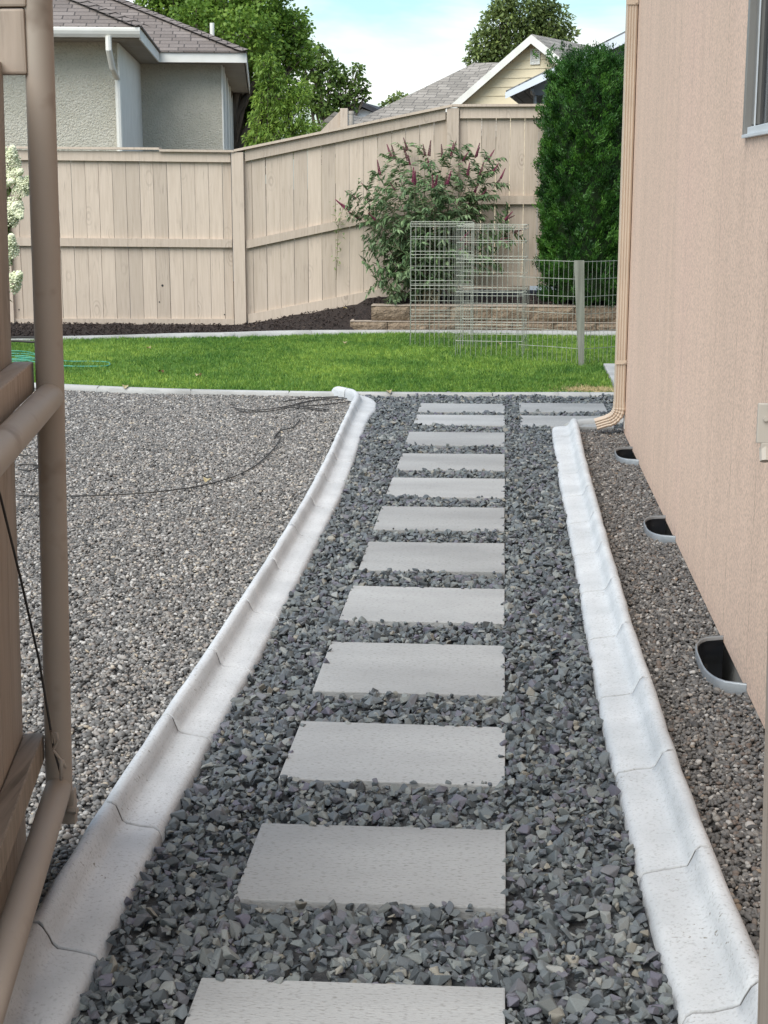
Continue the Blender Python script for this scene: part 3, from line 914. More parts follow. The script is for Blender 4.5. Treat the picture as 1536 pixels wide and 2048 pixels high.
# ------------------------------------------------------------------ grass
def grass_proto(seed, m, nb=9, h=1.):
    r = np.random.default_rng(seed); V = []; Fq = []
    for _ in range(nb):
        a = r.uniform(0, 6.28); bx, by = r.normal(0, .22, 2); w = r.uniform(.045, .075); hh = h * r.uniform(.6, 1.1)
        lx, ly = r.normal(0, .30, 2); dx, dy = cos(a) * w, sin(a) * w
        o_ = len(V)
        V += [(bx - dx, by - dy, -.1), (bx + dx, by + dy, -.1), (bx + dx * .8 + lx * .45, by + dy * .8 + ly * .45, hh * .6), (bx - dx * .8 + lx * .45, by - dy * .8 + ly * .45, hh * .6)]
        V += [(bx + lx * 1.2, by + ly * 1.2, hh), (bx + lx * 1.2 + .01, by + ly * 1.2, hh)]
        Fq += [(o_, o_ + 1, o_ + 2, o_ + 3), (o_ + 3, o_ + 2, o_ + 5, o_ + 4)]
    me = bpy.data.meshes.new('grass_shape'); me.from_pydata(V, [], Fq); me.materials.append(m); return me

n = 90000
x = rng.uniform(-8.5, 2.2, n); y = rng.uniform(11.4, 16.1, n)
k = (y > np.interp(x, *zip(*lawn_near)) + .01) & (y < np.interp(x, *zip(*lawn_far)) - .02) & ~((x > .85) & (y < 13.22)) & (x > -(y * .36 + .7))
x, y = x[k], y[k]; n = len(x)
hs = .040 + .010 * np.sin(x * 1.7 + y) + rng.normal(0, .007, n)
dry = np.hypot((x - .70) / .22, (y - 11.72) / .18) < 1
hs = np.where(dry, .02, hs)
rot = np.stack([rng.normal(0, .12, n), rng.normal(0, .12, n), rng.uniform(0, 6.28, n)], 1)
o = scatter('lawn_grass', np.stack([x, y, np.full(n, .005)], 1), rot, np.stack([hs * 1.0, hs * 1.0, hs], 1), rng.integers(0, 6, n), [grass_proto(k, M['grass']) for k in range(6)])
tag(o, 'short mown green grass of the lawn between the two edgings', 'grass', kind='stuff')
n = 900
x = rng.normal(.66, .13, n); y = rng.normal(11.73, .11, n); k = (y > 11.5); x, y = x[k], y[k]; n = len(x)
o = scatter('dry_grass', np.stack([x, y, np.full(n, .012)], 1), np.stack([rng.normal(0, .9, n), rng.normal(0, .9, n), rng.uniform(0, 6.28, n)], 1), np.full((n, 3), .030), rng.integers(0, 2, n), [grass_proto(k + 20, M['straw'], 6) for k in range(2)])
tag(o, 'patch of straw coloured dead grass at the lawn corner by the downspout', 'dead grass', kind='stuff')
# bark chips on the mulch
n = 16000
x = rng.uniform(-8, 1.6, n); y = rng.uniform(13.5, 17.0, n)
k = (y > np.interp(x, *zip(*lawn_far)) + .12) & ~((x > -1.66) & (y < 16.5)) & (x > -(y * .36 + .7)); x, y = x[k], y[k]; n = len(x)
z = np.array([mulch_z(a, b) for a, b in zip(x, y)]) + .012
o = scatter('bark_mulch', np.stack([x, y, z], 1), np.stack([rng.normal(0, .5, n), rng.normal(0, .5, n), rng.uniform(0, 6.28, n)], 1), rng.uniform(.010, .026, (n, 1)) * np.array([[1.3, .6, .5]]), rng.integers(0, 4, n),
            [hull_stone('chip_shape', 300 + k, M['chip'], 8, .5) for k in range(4)])
tag(o, 'very dark shredded bark mulch in the bed below the fence', 'bark mulch', kind='stuff')

# ------------------------------------------------------------------ retaining wall
rw = empty('retaining_wall', (-.2, 16.36, 0))
tag(rw, 'low two course retaining wall of tan split face blocks behind the lawn', 'retaining wall')
def course(x0, x1, y0, z0, z1, bl, first, nm, pushes=.018):
    mb = MB(); x = x0; k = 0
    while x < x1:
        w = first if k == 0 else bl * random.uniform(.97, 1.03)
        xe = min(x + w, x1)
        nx, nzz = 9, 5
        vs = []; fs = []
        for j in range(nzz):
            for i in range(nx):
                u, v = i / (nx - 1), j / (nzz - 1)
                ed = 0 if (i in (0, nx - 1) or j in (0, nzz - 1)) else 1
                yy = y0 + .012 * (1 - ed) - ed * (pushes * (.5 + .9 * mnoise.noise(Vector((x + u * w * 6, v * 3, z0 * 9 + k)))))
                vs.append((x + .003 + (xe - x - .006) * u, yy, z0 + .003 + (z1 - z0 - .012) * v))
        for j in range(nzz - 1):
            for i in range(nx - 1):
                a = j * nx + i; fs.append((a, a + 1, a + nx + 1, a + nx))
        o_ = len(vs)
        zz0, zz1 = z0 + .003, z0 + .003 + (z1 - z0 - .012)
        xa, xb = x + .003, xe - .003
        vs += [(xa, y0 + .24, zz0), (xb, y0 + .24, zz0), (xb, y0 + .24, zz1), (xa, y0 + .24, zz1), (xa, y0 + .012, zz0), (xb, y0 + .012, zz0), (xb, y0 + .012, zz1), (xa, y0 + .012, zz1)]
        fs += [(o_, o_ + 3, o_ + 2, o_ + 1), (o_ + 4, o_ + 7, o_ + 3, o_), (o_ + 5, o_ + 1, o_ + 2, o_ + 6), (o_ + 7, o_ + 6, o_ + 2, o_ + 3)]
        mb.add([(a - rw.location.x, b - rw.location.y, c) for a, b, c in vs], fs)
        x = xe; k += 1
    mb.build(nm, M['block'], rw)
    tp = MB(); x = x0
    tp.box((x0 - rw.location.x, y0 + .004 - rw.location.y, z1 - .008), (x1 - rw.location.x, y0 + .25 - rw.location.y, z1), bev=.004)
    tp.build('block_top', M['blocktop'], rw)
course(-1.612, 3.2, 16.25, -.02, .135, .44, .40, 'lower_course')
course(-1.39, 3.2, 16.30, .137, .297, .43, .41, 'upper_course')

# ------------------------------------------------------------------ back fence
fy = 17.0
wf = empty('wooden_fence', (-2.9, fy, 0))
tag(wf, 'tall tan painted board fence across the back, stepping uphill to the right', 'fence')
def W(v): return (v[0] + 2.9, v[1] - fy, v[2])
def topz(x): return float(np.interp(x, [-10, -5.4, -2.86, -.57, 6], [1.97, 1.955, 1.905, 2.365, 2.355]))
def basez(x): return float(np.interp(x, [-10, -2.9, -.6, 6], [-.0, .055, .50, .50]))
def boards(x0, x1, phase, w=.1525):
    mb = MB(); x = x0 - phase
    while x < x1:
        xa, xb = max(x, x0), min(x + w - .0035 - random.uniform(0, .003), x1)
        if xb - xa > .01:
            za, zb = basez(xa) - .0, basez(xb) - .0
            ta, tb = topz(xa) - .05, topz(xb) - .05
            yo = random.uniform(-.0025, .0025)
            lean = random.uniform(-.0018, .0018)
            y0, y1 = fy + yo, fy + .017 + yo
            vs = [(xa, y0, za), (xb, y0, zb), (xb, y1, zb), (xa, y1, za), (xa + lean, y0, ta), (xb + lean, y0, tb), (xb + lean, y1, tb), (xa + lean, y1, ta)]
            mb.add([W(v) for v in vs], [(0, 3, 2, 1), (4, 5, 6, 7), (0, 1, 5, 4), (1, 2, 6, 5), (2, 3, 7, 6), (3, 0, 4, 7)])
        x += w
    o = mb.build('board_panel', M['fence'], wf)
for a, b, ph in ((-9, -2.98, .02), (-2.83, -.63, .07), (-.50, 4.5, .06)):
    boards(a, b, ph)
def frame_piece(nm, x0, x1, f0, f1, h, y0, y1, bev=.003, m='fence'):
    """sloping board: its top edge at heights f0 -> f1"""
    mb = MB()
    vs = [(x0, y0, f0 - h), (x1, y0, f1 - h), (x1, y1, f1 - h), (x0, y1, f0 - h), (x0, y0, f0), (x1, y0, f1), (x1, y1, f1), (x0, y1, f0)]
    mb.add([W(v) for v in vs], [(0, 3, 2, 1), (4, 5, 6, 7), (0, 1, 5, 4), (1, 2, 6, 5), (2, 3, 7, 6), (3, 0, 4, 7)])
    return mb.build(nm, M[m], wf)
# cap boards (the left run is lapped), top rails, mid rails, kick boards
frame_piece('cap_board', -9, -3.75, 1.985, 1.936, .024, fy - .075, fy + .075)
frame_piece('cap_board', -3.748, -2.93, 1.918, 1.908, .024, fy - .078, fy + .070)
frame_piece('cap_board', -2.93, -.57, 1.915, 2.380, .026, fy - .075, fy + .075)
frame_piece('cap_board', -.568, 4.5, 2.380, 2.375, .026, fy - .075, fy + .075)
frame_piece('top_rail', -9, -2.975, 1.955, 1.885, .105, fy - .038, fy - .003)
frame_piece('top_rail', -2.815, -.645, 1.905, 2.338, .115, fy - .038, fy - .003)
frame_piece('top_rail', -.49, 4.5, 2.350, 2.348, .115, fy - .038, fy - .003)
frame_piece('middle_rail', -9, -2.975, .985, .955, .088, fy - .040, fy - .003)
frame_piece('middle_rail', -2.815, -.645, .945, 1.400, .088, fy - .040, fy - .003)
frame_piece('middle_rail', -.49, 4.5, 1.425, 1.422, .088, fy - .040, fy - .003)
frame_piece('kick_board', -9, -2.975, .055, .085, .14, fy - .028, fy - .003)
frame_piece('kick_board', -2.815, -.645, .135, .56, .12, fy - .028, fy - .003)
frame_piece('kick_board', -.49, 4.5, .585, .585, .12, fy - .028, fy - .003)
for px_, zt, zb in ((-8.1, 1.93, -.05), (-5.52, 1.92, -.05), (-2.895, 1.885, -.02), (-.565, 2.34, .3), (2.0, 2.34, .3)):
    mb = MB(); mb.box(W((px_ - .066, fy - .062, zb)), W((px_ + .066, fy + .05, zt)), bev=.006)
    mb.build('post', M['fence'], wf)
# knot holes: small dark plugs
for (qx, qy, r_) in ((325, 571, .013), (319, 604, .008), (449, 629, .007), (38, 619, .007)):
    p = PY(qx, qy, fy - .001)
    mb = MB(); mb.tube([W((p[0], fy - .0045, p[2])), W((p[0], fy + .002, p[2]))], r_, 10)
    mb.build('knot_hole', M['black'], wf)

# ------------------------------------------------------------------ tan house on the right
hs_ = empty('tan_house', (.78, 9.8, 0))
tag(hs_, 'tan panel sided house wall along the right side of the path', 'house')
HX, HY = .776, 9.8
def Hh(v): return (v[0] - .78, v[1] - 9.8, v[2])
mb = MB()
wy0, wy1, wz0, wz1 = 3.9, 5.205, 1.72, 2.9       # window opening
x0, x1 = HX, HX + .10
for lo, hi in (((x0, .4, .02), (x1, wy0, 5.0)), ((x0, wy0, .02), (x1, wy1, wz0)), ((x0, wy0, wz1), (x1, wy1, 5.0)), ((x0, wy1, .02), (x1, HY, 5.0))):
    mb.box(Hh(lo), Hh(hi))
mb.box(Hh((x1, HY - .1, .02)), Hh((9.5, HY - .001, 5.0)))
mb.box(Hh((9.5, .4, .02)), Hh((9.6, HY, 5.0)))
mb.box(Hh((x1, .4, .02)), Hh((9.5, .5, 5.0)))
mb.build('wall', M['siding'], hs_)
mb = MB(); mb.box(Hh((HX + .045, .5, -.4)), Hh((9.4, HY - .05, .019))); mb.build('foundation', M['edging'], hs_)
# low hip roof far above the picture
mb = MB(); e = .45
b = [(HX - e, .4 - e, 5.05), (9.6 + e, .4 - e, 5.05), (9.6 + e, HY + e, 5.05), (HX - e, HY + e, 5.05)]
mb.add([Hh(v) for v in b] + [Hh((4.6, 5.1 - .6, 6.9)), Hh((5.8, 5.1 + .6, 6.9))] + [Hh((v[0], v[1], 4.9)) for v in b],
       [(0, 1, 4), (1, 5, 4), (1, 2, 5), (2, 3, 5), (3, 4, 5), (3, 0, 4), (0, 6, 7, 1), (1, 7, 8, 2), (2, 8, 9, 3), (3, 9, 6, 0), (6, 9, 8, 7)])
mb.build('roof', M['roof'], hs_)
# window: bronze frame, screen track, light sill, dark pane
wn = MB()
wn.box(Hh((HX - .012, wy1 - .030, wz0)), Hh((HX + .03, wy1 + .006, wz1)), bev=.002)
wn.box(Hh((HX - .012, wy0, wz1 - .03)), Hh((HX + .03, wy1 - .031, wz1)), bev=.002)
wn.box(Hh((HX - .012, wy0, wz0)), Hh((HX + .03, wy0 + .03, wz1 - .031)), bev=.002)
wn.box(Hh((HX + .010, wy1 - .068, wz0 + .03)), Hh((HX + .04, wy1 - .032, wz1 - .032)), bev=.002)
win = wn.build('window', M['alu'], hs_)
sm = MB(); sm.box(Hh((HX - .014, wy0, wz0 - .012)), Hh((HX + .06, wy1 + .006, wz0 - .0005)), bev=.002)
sm.box(Hh((HX - .002, wy0 + .031, wz0)), Hh((HX + .05, wy1 - .031, wz0 + .022)), bev=.002)
sm.build('sill', M['alulight'], win)
gm = MB(); gm.box(Hh((HX + .030, wy0 + .03, wz0 + .022)), Hh((HX + .038, wy1 - .070, wz1 - .03))); gm.build('pane', M['glass'], win)
gm = MB(); gm.box(Hh((HX + .012, wy1 - .076, wz0 + .022)), Hh((HX + .016, wy1 - .069, wz1 - .03))); gm.build('glazing_bead', M['alulight'], win)

# downspout: fluted rectangular pipe on the side wall, elbow turned to the left
def spout_prof(w, d, flute=.0035, n=3):
    """closed outline centred at 0: w across X, d across Y, fluted faces"""
    pts = []
    def side(a, b, ln, nrm):
        a, b = Vector(a), Vector(b); k = n * 2 + 1
        for i in range(k * 2):
            t = i / (k * 2)
            inn = flute if (i // 2) % 2 == 1 else 0
            pts.append(tuple(a.lerp(b, .08 + .84 * t) - Vector(nrm) * inn))
    hw, hd = w / 2, d / 2
    side((-hw, -hd), (hw, -hd), w, (0, -1)); side((hw, -hd), (hw, hd), d, (1, 0)); side((hw, hd), (-hw, hd), w, (0, 1)); side((-hw, hd), (-hw, -hd), d, (-1, 0))
    return pts
SPX, SPY = .7385, 9.70
pr = spout_prof(.066, .088)
ds = empty('downspout', (0, 0, 0)); ds.parent = hs_; ds.location = Hh((SPX, SPY, 0))
def loft(rings, nm, m, parent, smooth=False):
    mb = MB(); n = len(rings[0]); vs = [p for r_ in rings for p in r_]
    fs = []
    for i in range(len(rings) - 1):
        for k in range(n):
            k2 = (k + 1) % n
            fs.append((i * n + k, i * n + k2, (i + 1) * n + k2, (i + 1) * n + k))
    fs.append(tuple(range(n))); fs.append(tuple(range((len(rings) - 1) * n, len(rings) * n))[::-1])
    mb.add(vs, fs, .5)
    return mb.build(nm, m, parent, smooth=smooth, auto=30)
zt = .185
loft([[(x, y, z) for x, y in pr] for z in (zt, 1.2, 2.4, 3.6, 4.9)], 'pipe', M['spout'], ds)
# elbow: bend in the XZ plane towards -X, crimped rings then straight fluted outlet
def bend_ring(c, ang, sc=1.0, prof=pr):
    # pipe axis direction: straight down rotated towards -X by ang
    ax = Vector((-sin(ang), 0, -cos(ang))); rx = Vector((cos(ang), 0, -sin(ang)))
    return [tuple(Vector(c) + rx * (x * sc) + Vector((0, y * sc, 0))) for x, y in prof]
rings = []; R_ = .09; cx_, cz_ = -R_, zt
rings.append(bend_ring((0, 0, zt + .03), 0, 1.07)); rings.append(bend_ring((0, 0, zt), 0, 1.07))
nseg = 22; tot = radians(72)
for i in range(1, nseg + 1):
    a = tot * i / nseg
    c = (-R_ + R_ * cos(a), 0, zt - R_ * sin(a))
    rings.append(bend_ring(c, a, 1.07 + (.05 if i % 4 in (1, 2) else -.02)))
ca = Vector((-R_ + R_ * cos(tot), 0, zt - R_ * sin(tot))); dv = Vector((-sin(tot), 0, -cos(tot)))
rings.append(bend_ring(ca + dv * .012, tot, 1.0)); rings.append(bend_ring(ca + dv * .085, tot, 1.0))
loft(rings, 'elbow', M['spout'], ds)
for zz in (.46, 2.6):
    mb = MB(); mb.box((-.037, -.05, zz), (.038, -.046, zz + .025)); mb.box((.034, -.05, zz), (.0385, .0, zz + .025)); mb.tube([(.02, -.056, zz + .012), (.02, -.05, zz + .012)], .006, 8)
    mb.build('strap', M['spout'], ds)
mb = MB(); mb.box((.0335, -.02, .05), (.0375, .02, .22)); mb.build('flashing', M['white'], ds)

# window wells under the wall
def well(fy_, ln, label):
    e0 = empty('window_well', (.775, fy_ - ln / 2, 0))
    tag(e0, label, 'window well', 'foundation vent wells along the house')
    n = 24; h2 = ln / 2
    # D-shaped outline protruding towards -X
    def outl(g):
        pts = []
        for i in range(n + 1):
            t = -1 + 2 * i / n
            yy = (h2 + g) * t
            xx = -(.112 + g) * (1 - abs(t) ** 3.2) ** .42
            pts.append((xx, yy))
        return pts
    inn, ou = outl(-.003), outl(.004)
    rim = MB(); vs = []; fs = []
    for a, b in zip(inn, ou):
        vs += [(a[0], a[1], .020), (a[0], a[1], .038), (.5 * (a[0] + b[0]), .5 * (a[1] + b[1]), .044), (b[0], b[1], .038), (b[0], b[1], .0)]
    for i in range(n):
        for k in range(4):
            a = i * 5 + k; fs.append((a, a + 5, a + 6, a + 1))
    rim.add(vs, fs, .5); rim.build('rim', M['galv'], e0, smooth=True)
    lin = MB(); vs = []; fs = []; nzq = 26
    for j in range(nzq + 1):
        z = .030 - .33 * j / nzq
        cr = .006 * sin(z * 2 * pi / .085)
        for a in outl(-.008 + 0): vs.append((a[0] * (1 + cr * 8), a[1] * (1 + cr * 3), z))
    for j in range(nzq):
        for i in range(n):
            a = j * (n + 1) + i; fs.append((a, a + 1, a + n + 2, a + n + 1))
    o_ = len(vs); vs += [(a[0], a[1], -.30) for a in outl(-.004)]; fs.append(tuple(range(o_, len(vs))))
    lin.add(vs, fs, .5); lin.build('liner', M['black'], e0, smooth=True)
    return e0
well(*WELLS[0], 'farthest grey rimmed window well under the wall, nearest the downspout')
well(*WELLS[1], 'middle one of three grey rimmed window wells under the house wall')
well(*WELLS[2], 'largest looking, nearest grey rimmed window well under the house wall')

# ------------------------------------------------------------------ open gate on the left
GY = 3.30
top = PY(75, -60, GY); mid = PY(101, 792, GY); bot = PY(118, 1572, GY); low = PY(134, 1640, GY)
gd = Vector((_ray(500, 364)[0], _ray(500, 364)[1], 0)).normalized()      # away from the camera along the gate
gl = Vector((-gd.y, gd.x, 0))                                             # to the left of it
gt = empty('gate', (float(bot[0]), GY, 0.02))
tag(gt, 'open tan wooden gate with painted tube frame at the left edge, close to the camera', 'gate')
GO = Vector(gt.location)
def gp(v): return tuple(Vector([float(c) for c in v]) - GO)
RT = .0305
tf = MB()
vt = [Vector([float(c) for c in top]) + Vector((0, 0, .12)), Vector([float(c) for c in bot])]
tf.tube([gp(vt[0]), gp(Vector([float(c) for c in mid])), gp(vt[1] - Vector((0, 0, .01)))], RT, 24)
o1 = tf.build('upright_tube', M['pole'], gt, smooth=True, auto=60)
for zz, xq in ((float(mid[2]) , mid), (float(bot[2]), bot), (1.99, top)):
    t2 = MB(); c = Vector([float(k) for k in xq]); c.z = zz
    if zz == 1.99: c.z = 2.02
    a = c + gd * .004
    pts_ = [a, c - gd * .02, c - gd * .6, c - gd * 1.25]
    rr_ = [RT * .8, RT * 1.0, RT * 1.0, RT]
    t2.tube([gp(p) for p in pts_], rr_, 24)
    t2.build('cross_tube', M['pole'], gt, smooth=True, auto=60)
# lower stub with bolt below the corner
sb = MB(); c = Vector([float(k) for k in bot]); q = Vector([float(k) for k in low])
sb.box((-.030, -.012, -.085), (.026, .012, .0), o=gp(c + Vector((.012, 0, -.005))), bev=.003)
sb.build('stub', M['pole'], gt)
sb = MB(); cc = c + Vector((.024, -.014, -.052)); sb.tube([gp(cc), gp(cc + Vector((.022, -.004, 0)))], .0085, 6); sb.build('bolt', M['pole'], gt)
# wooden rails behind the tubes and pickets behind those
def grail(z0, z1, m, nm, s0=-.032, s1=-.077, end=.012):
    mb = MB(); R = Matrix((gl * -1, gd, Vector((0, 0, 1)))).transposed()
    base = Vector((float(bot[0]), GY, 0)) 
    base.x += float(np.interp((z0 + z1) / 2, [bot[2], top[2]], [0, float(top[0] - bot[0])]))
    mb.box((s1, -1.25, z0), (s0, end, z1), R, gp(base), bev=.004)
    mb.build(nm, m, gt)
for nm_, ya_, yb_ in (('top_rail', 17, 148), ('top_board', -90, 13)):
    a = PY(47, ya_, 3.27); b_ = PY(47, yb_, 3.27); mb = MB()
    mb.box((-.42, 0, float(b_[2])), (0, .042, float(a[2])), o=gp((a[0], 3.27, 0)), bev=.005); mb.build(nm_, M['gatewood'], gt)
grail(1.118, 1.185, M['gatewood'], 'middle_rail')
grail(.262, .325, M['oldwood'], 'bottom_rail')
R = Matrix((gl * -1, gd, Vector((0, 0, 1)))).transposed()
for k in range(8):
    y1 = .006 - k * .144; y0 = y1 - .139 + random.uniform(-.002, .002)
    mb = MB(); tz = .0
    base = Vector((float(bot[0]), GY, 0))
    sh = float(top[0] - bot[0])
    # board leans with the upright
    vs = []
    zt0, zt1 = (.05, 1.815) if k < 8 else (0, 0)
    for z, dx in ((zt0, -.004), (zt1, sh * .93)):
        for (sx_, yy) in ((-.096, y0), (-.079, y0), (-.079, y1), (-.096, y1)):
            v = R @ Vector((sx_, yy, z)) + base; v.x += dx; vs.append(gp(v))
    mb.add(vs, [(0, 3, 2, 1), (4, 5, 6, 7), (0, 1, 5, 4), (1, 2, 6, 5), (2, 3, 7, 6), (3, 0, 4, 7)])
    mb.build('board', M['gatewood'], gt)
# brace cable with its clip
cb = MB()
cpt = [PY(-30, 900, 2.85), PY(0, 990, 2.95), PY(42, 1160, 3.08), PY(78, 1320, 3.16), PY(98, 1440, 3.2), PY(108, 1500, 3.22), PY(124, 1556, 3.24)]
cb.tube([gp(p) for p in cpt], .0028, 8); cb.build('brace_cable', M['rubber'], gt, smooth=True)
cb = MB(); a = PY(102, 1462, 3.19); b_ = PY(116, 1480, 3.19); c_ = PY(106, 1500, 3.2)
cb.tube([gp(PY(104, 1486, 3.19)), gp(a), gp(PY(114, 1466, 3.185)), gp(b_), gp(c_), gp(PY(128, 1528, 3.2)), gp(PY(132, 1536, 3.2))], .0032, 8)
cb.tube([gp(PY(124, 1520, 3.2)), gp(PY(122, 1560, 3.2))], [.006, .0035], 8)
cb.build('cable_clip', M['pole'], gt, smooth=True)

# ------------------------------------------------------------------ gate post on the right with its latch
gpst = empty('gate_post', (.42, 2.0, 0))
tag(gpst, 'tan painted gate post at the right edge, close to the camera', 'post')
mb = MB()
xa, xb = float(PY(1514.5, 2048, 2.09)[0]), float(PY(1534, 1300, 2.09)[0])
vs = []
za_, zb_ = float(PY(1514.5, 2048, 2.09)[2]), float(PY(1534, 1300, 2.09)[2])
sl_ = (xb - xa) / (zb_ - za_)
for z in (-.3, 1.9):
    xx = xa + sl_ * (z - za_)
    vs += [(xx - .42, 0, z), (xx + .09 - .42, 0, z), (xx + .09 - .42, .09, z), (xx - .42, .09, z)]
mb.add(vs, [(0, 3, 2, 1), (4, 5, 6, 7), (0, 1, 5, 4), (1, 2, 6, 5), (2, 3, 7, 6), (3, 0, 4, 7)])
mb.build('post_board', M['gatewood'], gpst)
mb = MB(); q0 = PY(1516, 806, 1.985); q1 = PY(1516, 930, 1.985)
x_ = float(q0[0]) - .42; z1_, z0_ = float(q0[2]), float(q1[2])
mb.box((x_, -.018, z1_ - .052), (x_ + .07, -.012, z1_), bev=.002)
mb.box((x_ + .006, -.018, z0_ + .012), (x_ + .05, -.012, z1_ - .05), bev=.002)
mb.tube([(x_ + .010, -.022, z1_ - .020), (x_ + .010, -.012, z1_ - .020)], .003, 8)
mb.tube([(x_ + .018, -.03, z1_ + .002), (x_ + .018, -.012, z1_ + .010), (x_ + .05, -.012, z1_ + .02)], .006, 8)
mb.tube([(x_ + .012, -.02, z0_ + .006), (x_ + .012, -.012, z0_ + .022)], .007, 8)
mb.build('latch_bracket', M['pvc'], gpst)

# ------------------------------------------------------------------ wire cages, mesh and stake
RW = .0022
def panel(name, a, b, h, parent, rows, dx=.046, skip=0, base=0.0, r=RW):
    a, b = Vector((*a, 0)), Vector((*b, 0)); mb = MB(); n = max(2, int(round((b - a).length / dx)))
    for i in range(n + 1):
        p = a.lerp(b, i / n) + Vector((random.uniform(-.002, .002), 0, 0))
        mb.tube([p + Vector((0, 0, base)), p + Vector((0, 0, h))], r * .85, 5, cap=False)
    for z, rr in rows:
        mb.tube([a + Vector((0, 0, z)), a.lerp(b, .5) + Vector((0, random.uniform(-.004, .004), z + random.uniform(-.003, .003))), b + Vector((0, 0, z))], rr, 6, cap=False)
    return mb.build(name, M['wire'], parent)
def cage(c0, sx, sy, label, rz, h=1.19):
    e0 = empty('wire_cage', (c0[0], c0[1], .005), rz)
    tag(e0, label, 'wire cage', 'folding wire plant cages on the lawn')
    hx, hy = sx / 2, sy / 2
    cs = [(-hx, -hy), (hx, -hy), (hx, hy), (-hx, hy)]
    for k in range(4):
        rows = []
        for j in range(9):
            z = h - .005 - j * .145
            if z < .02: continue
            big = RW * 1.35 if j % 2 == 0 else RW
            rows.append((z - .002 * k, big))
            if j % 2 == 0: rows.append((z - .030 - .003 * k, RW))
        panel('wire_panel', cs[k], cs[(k + 1) % 4], h, e0, rows, base=-.005, dx=.046 if k in (0, 2) else .19)
    return e0
cage((-.60, 15.12), .60, .78, 'tall galvanised wire cage on the lawn in front of the flowering bush, left one', radians(3))
cage((-.10, 14.18), .60, .66, 'tall galvanised wire cage on the lawn beside the wire mesh, right one', radians(-4))
mf = empty('wire_mesh_fence', (.68, 13.28, 0))
tag(mf, 'low welded wire mesh standing on the lawn between cage and house', 'wire fence')
def mpanel(a, b, h, ha=0):
    rows = [(h - .006, RW * 1.2)] + [(h - .006 - .148 * k, RW) for k in range(1, 7)]
    panel('wire_panel', (a[0] - .68, a[1] - 13.28), (b[0] - .68, b[1] - 13.28), h, mf, [r_ for r_ in rows if r_[0] > 0], dx=.048, r=RW * .95)
mpanel((.14, 13.62), (.68, 13.30), .915)
mpanel((.68, 13.30), (1.4, 13.85), .915)
st = MB()
tp0, bt = PY(1158, 521, 13.25), PY(1164, 737, 13.25)
vs = []
for p, w_, t_ in ((bt, .020, .012), (PY(1161, 640, 13.25), .034, .018), (tp0, .043, .020)):
    vs += [(p[0] - w_, 13.25 - t_, p[2] - (.12 if p is bt else 0)), (p[0] + w_, 13.25 - t_, p[2] - (.12 if p is bt else 0)), (p[0] + w_, 13.25 + t_, p[2] - (.12 if p is bt else 0)), (p[0] - w_, 13.25 + t_, p[2] - (.12 if p is bt else 0))]
st.add(vs, [(0, 3, 2, 1), (8, 9, 10, 11)] + [(o_ + a, o_ + b, o_ + b + 4, o_ + a + 4) for o_ in (0, 4) for a, b in ((0, 1), (1, 2), (2, 3), (3, 0))])
o = st.build('wooden_stake', M['stake']); tag(o, 'weathered grey wooden stake driven into the lawn in front of the mesh', 'stake')

# ------------------------------------------------------------------ leaves helper
def leaf_quads(P, Dr, Nn, ln, wd, fold=.15):
    """P base points, Dr directions, Nn normals, per-leaf length/width -> verts and quads (two quads per leaf, six verts)"""
    Dr = Dr / np.linalg.norm(Dr, axis=1, keepdims=True)
    S = np.cross(Dr, Nn); S /= np.linalg.norm(S, axis=1, keepdims=True) + 1e-9
    U = np.cross(S, Dr)
    ln = ln[:, None]; wd = wd[:, None]
    b = P; t = P + Dr * ln - U * ln * .18
    m1 = P + Dr * ln * .42
    l = m1 - S * wd + U * wd * fold; r = m1 + S * wd + U * wd * fold
    V = np.stack([b, r, t, l], 1).reshape(-1, 3)
    n = len(P); Fq = np.arange(n * 4).reshape(n, 4)
    return V, Fq

def crown(name, clumps, n_per, size, m, parent, asp=.45, droop=.3, shell=.55, seed=1, dense=None):
    r = np.random.default_rng(seed); VV = []; TT = []
    for (cx, cy, cz, rx, ry, rz) in clumps:
        n = int(n_per * (rx * ry + rx * rz + ry * rz) / 3)
        d = r.normal(size=(n, 3)); d /= np.linalg.norm(d, axis=1, keepdims=True)
        rad = shell + (1 - shell) * r.random(n) ** .6
        # lumpy surface
        lump = 1 + .22 * np.sin(d[:, 0] * 5 + cx * 3) * np.sin(d[:, 2] * 6 + cz * 2) + .14 * np.sin(d[:, 1] * 9 + d[:, 0] * 7)
        P = np.array([cx, cy, cz]) + d * rad[:, None] * lump[:, None] * np.array([rx, ry, rz])
        dr = d * .7 + r.normal(size=(n, 3)) * .7 + np.array([0, 0, -droop])
        nn = r.normal(size=(n, 3)) * .7 + np.array([0, 0, 1.])
        ln = size * r.uniform(.6, 1.25, n)
        v, f = leaf_quads(P, dr, nn, ln, ln * asp)
        VV.append(v); TT.append(np.repeat(np.clip(r.normal(.5, .22, n), 0, 1), 4))
    V = np.concatenate(VV); F_ = np.arange(len(V)).reshape(-1, 4)
    return raw_mesh(name, V, F_, m, parent, tint=np.concatenate(TT))

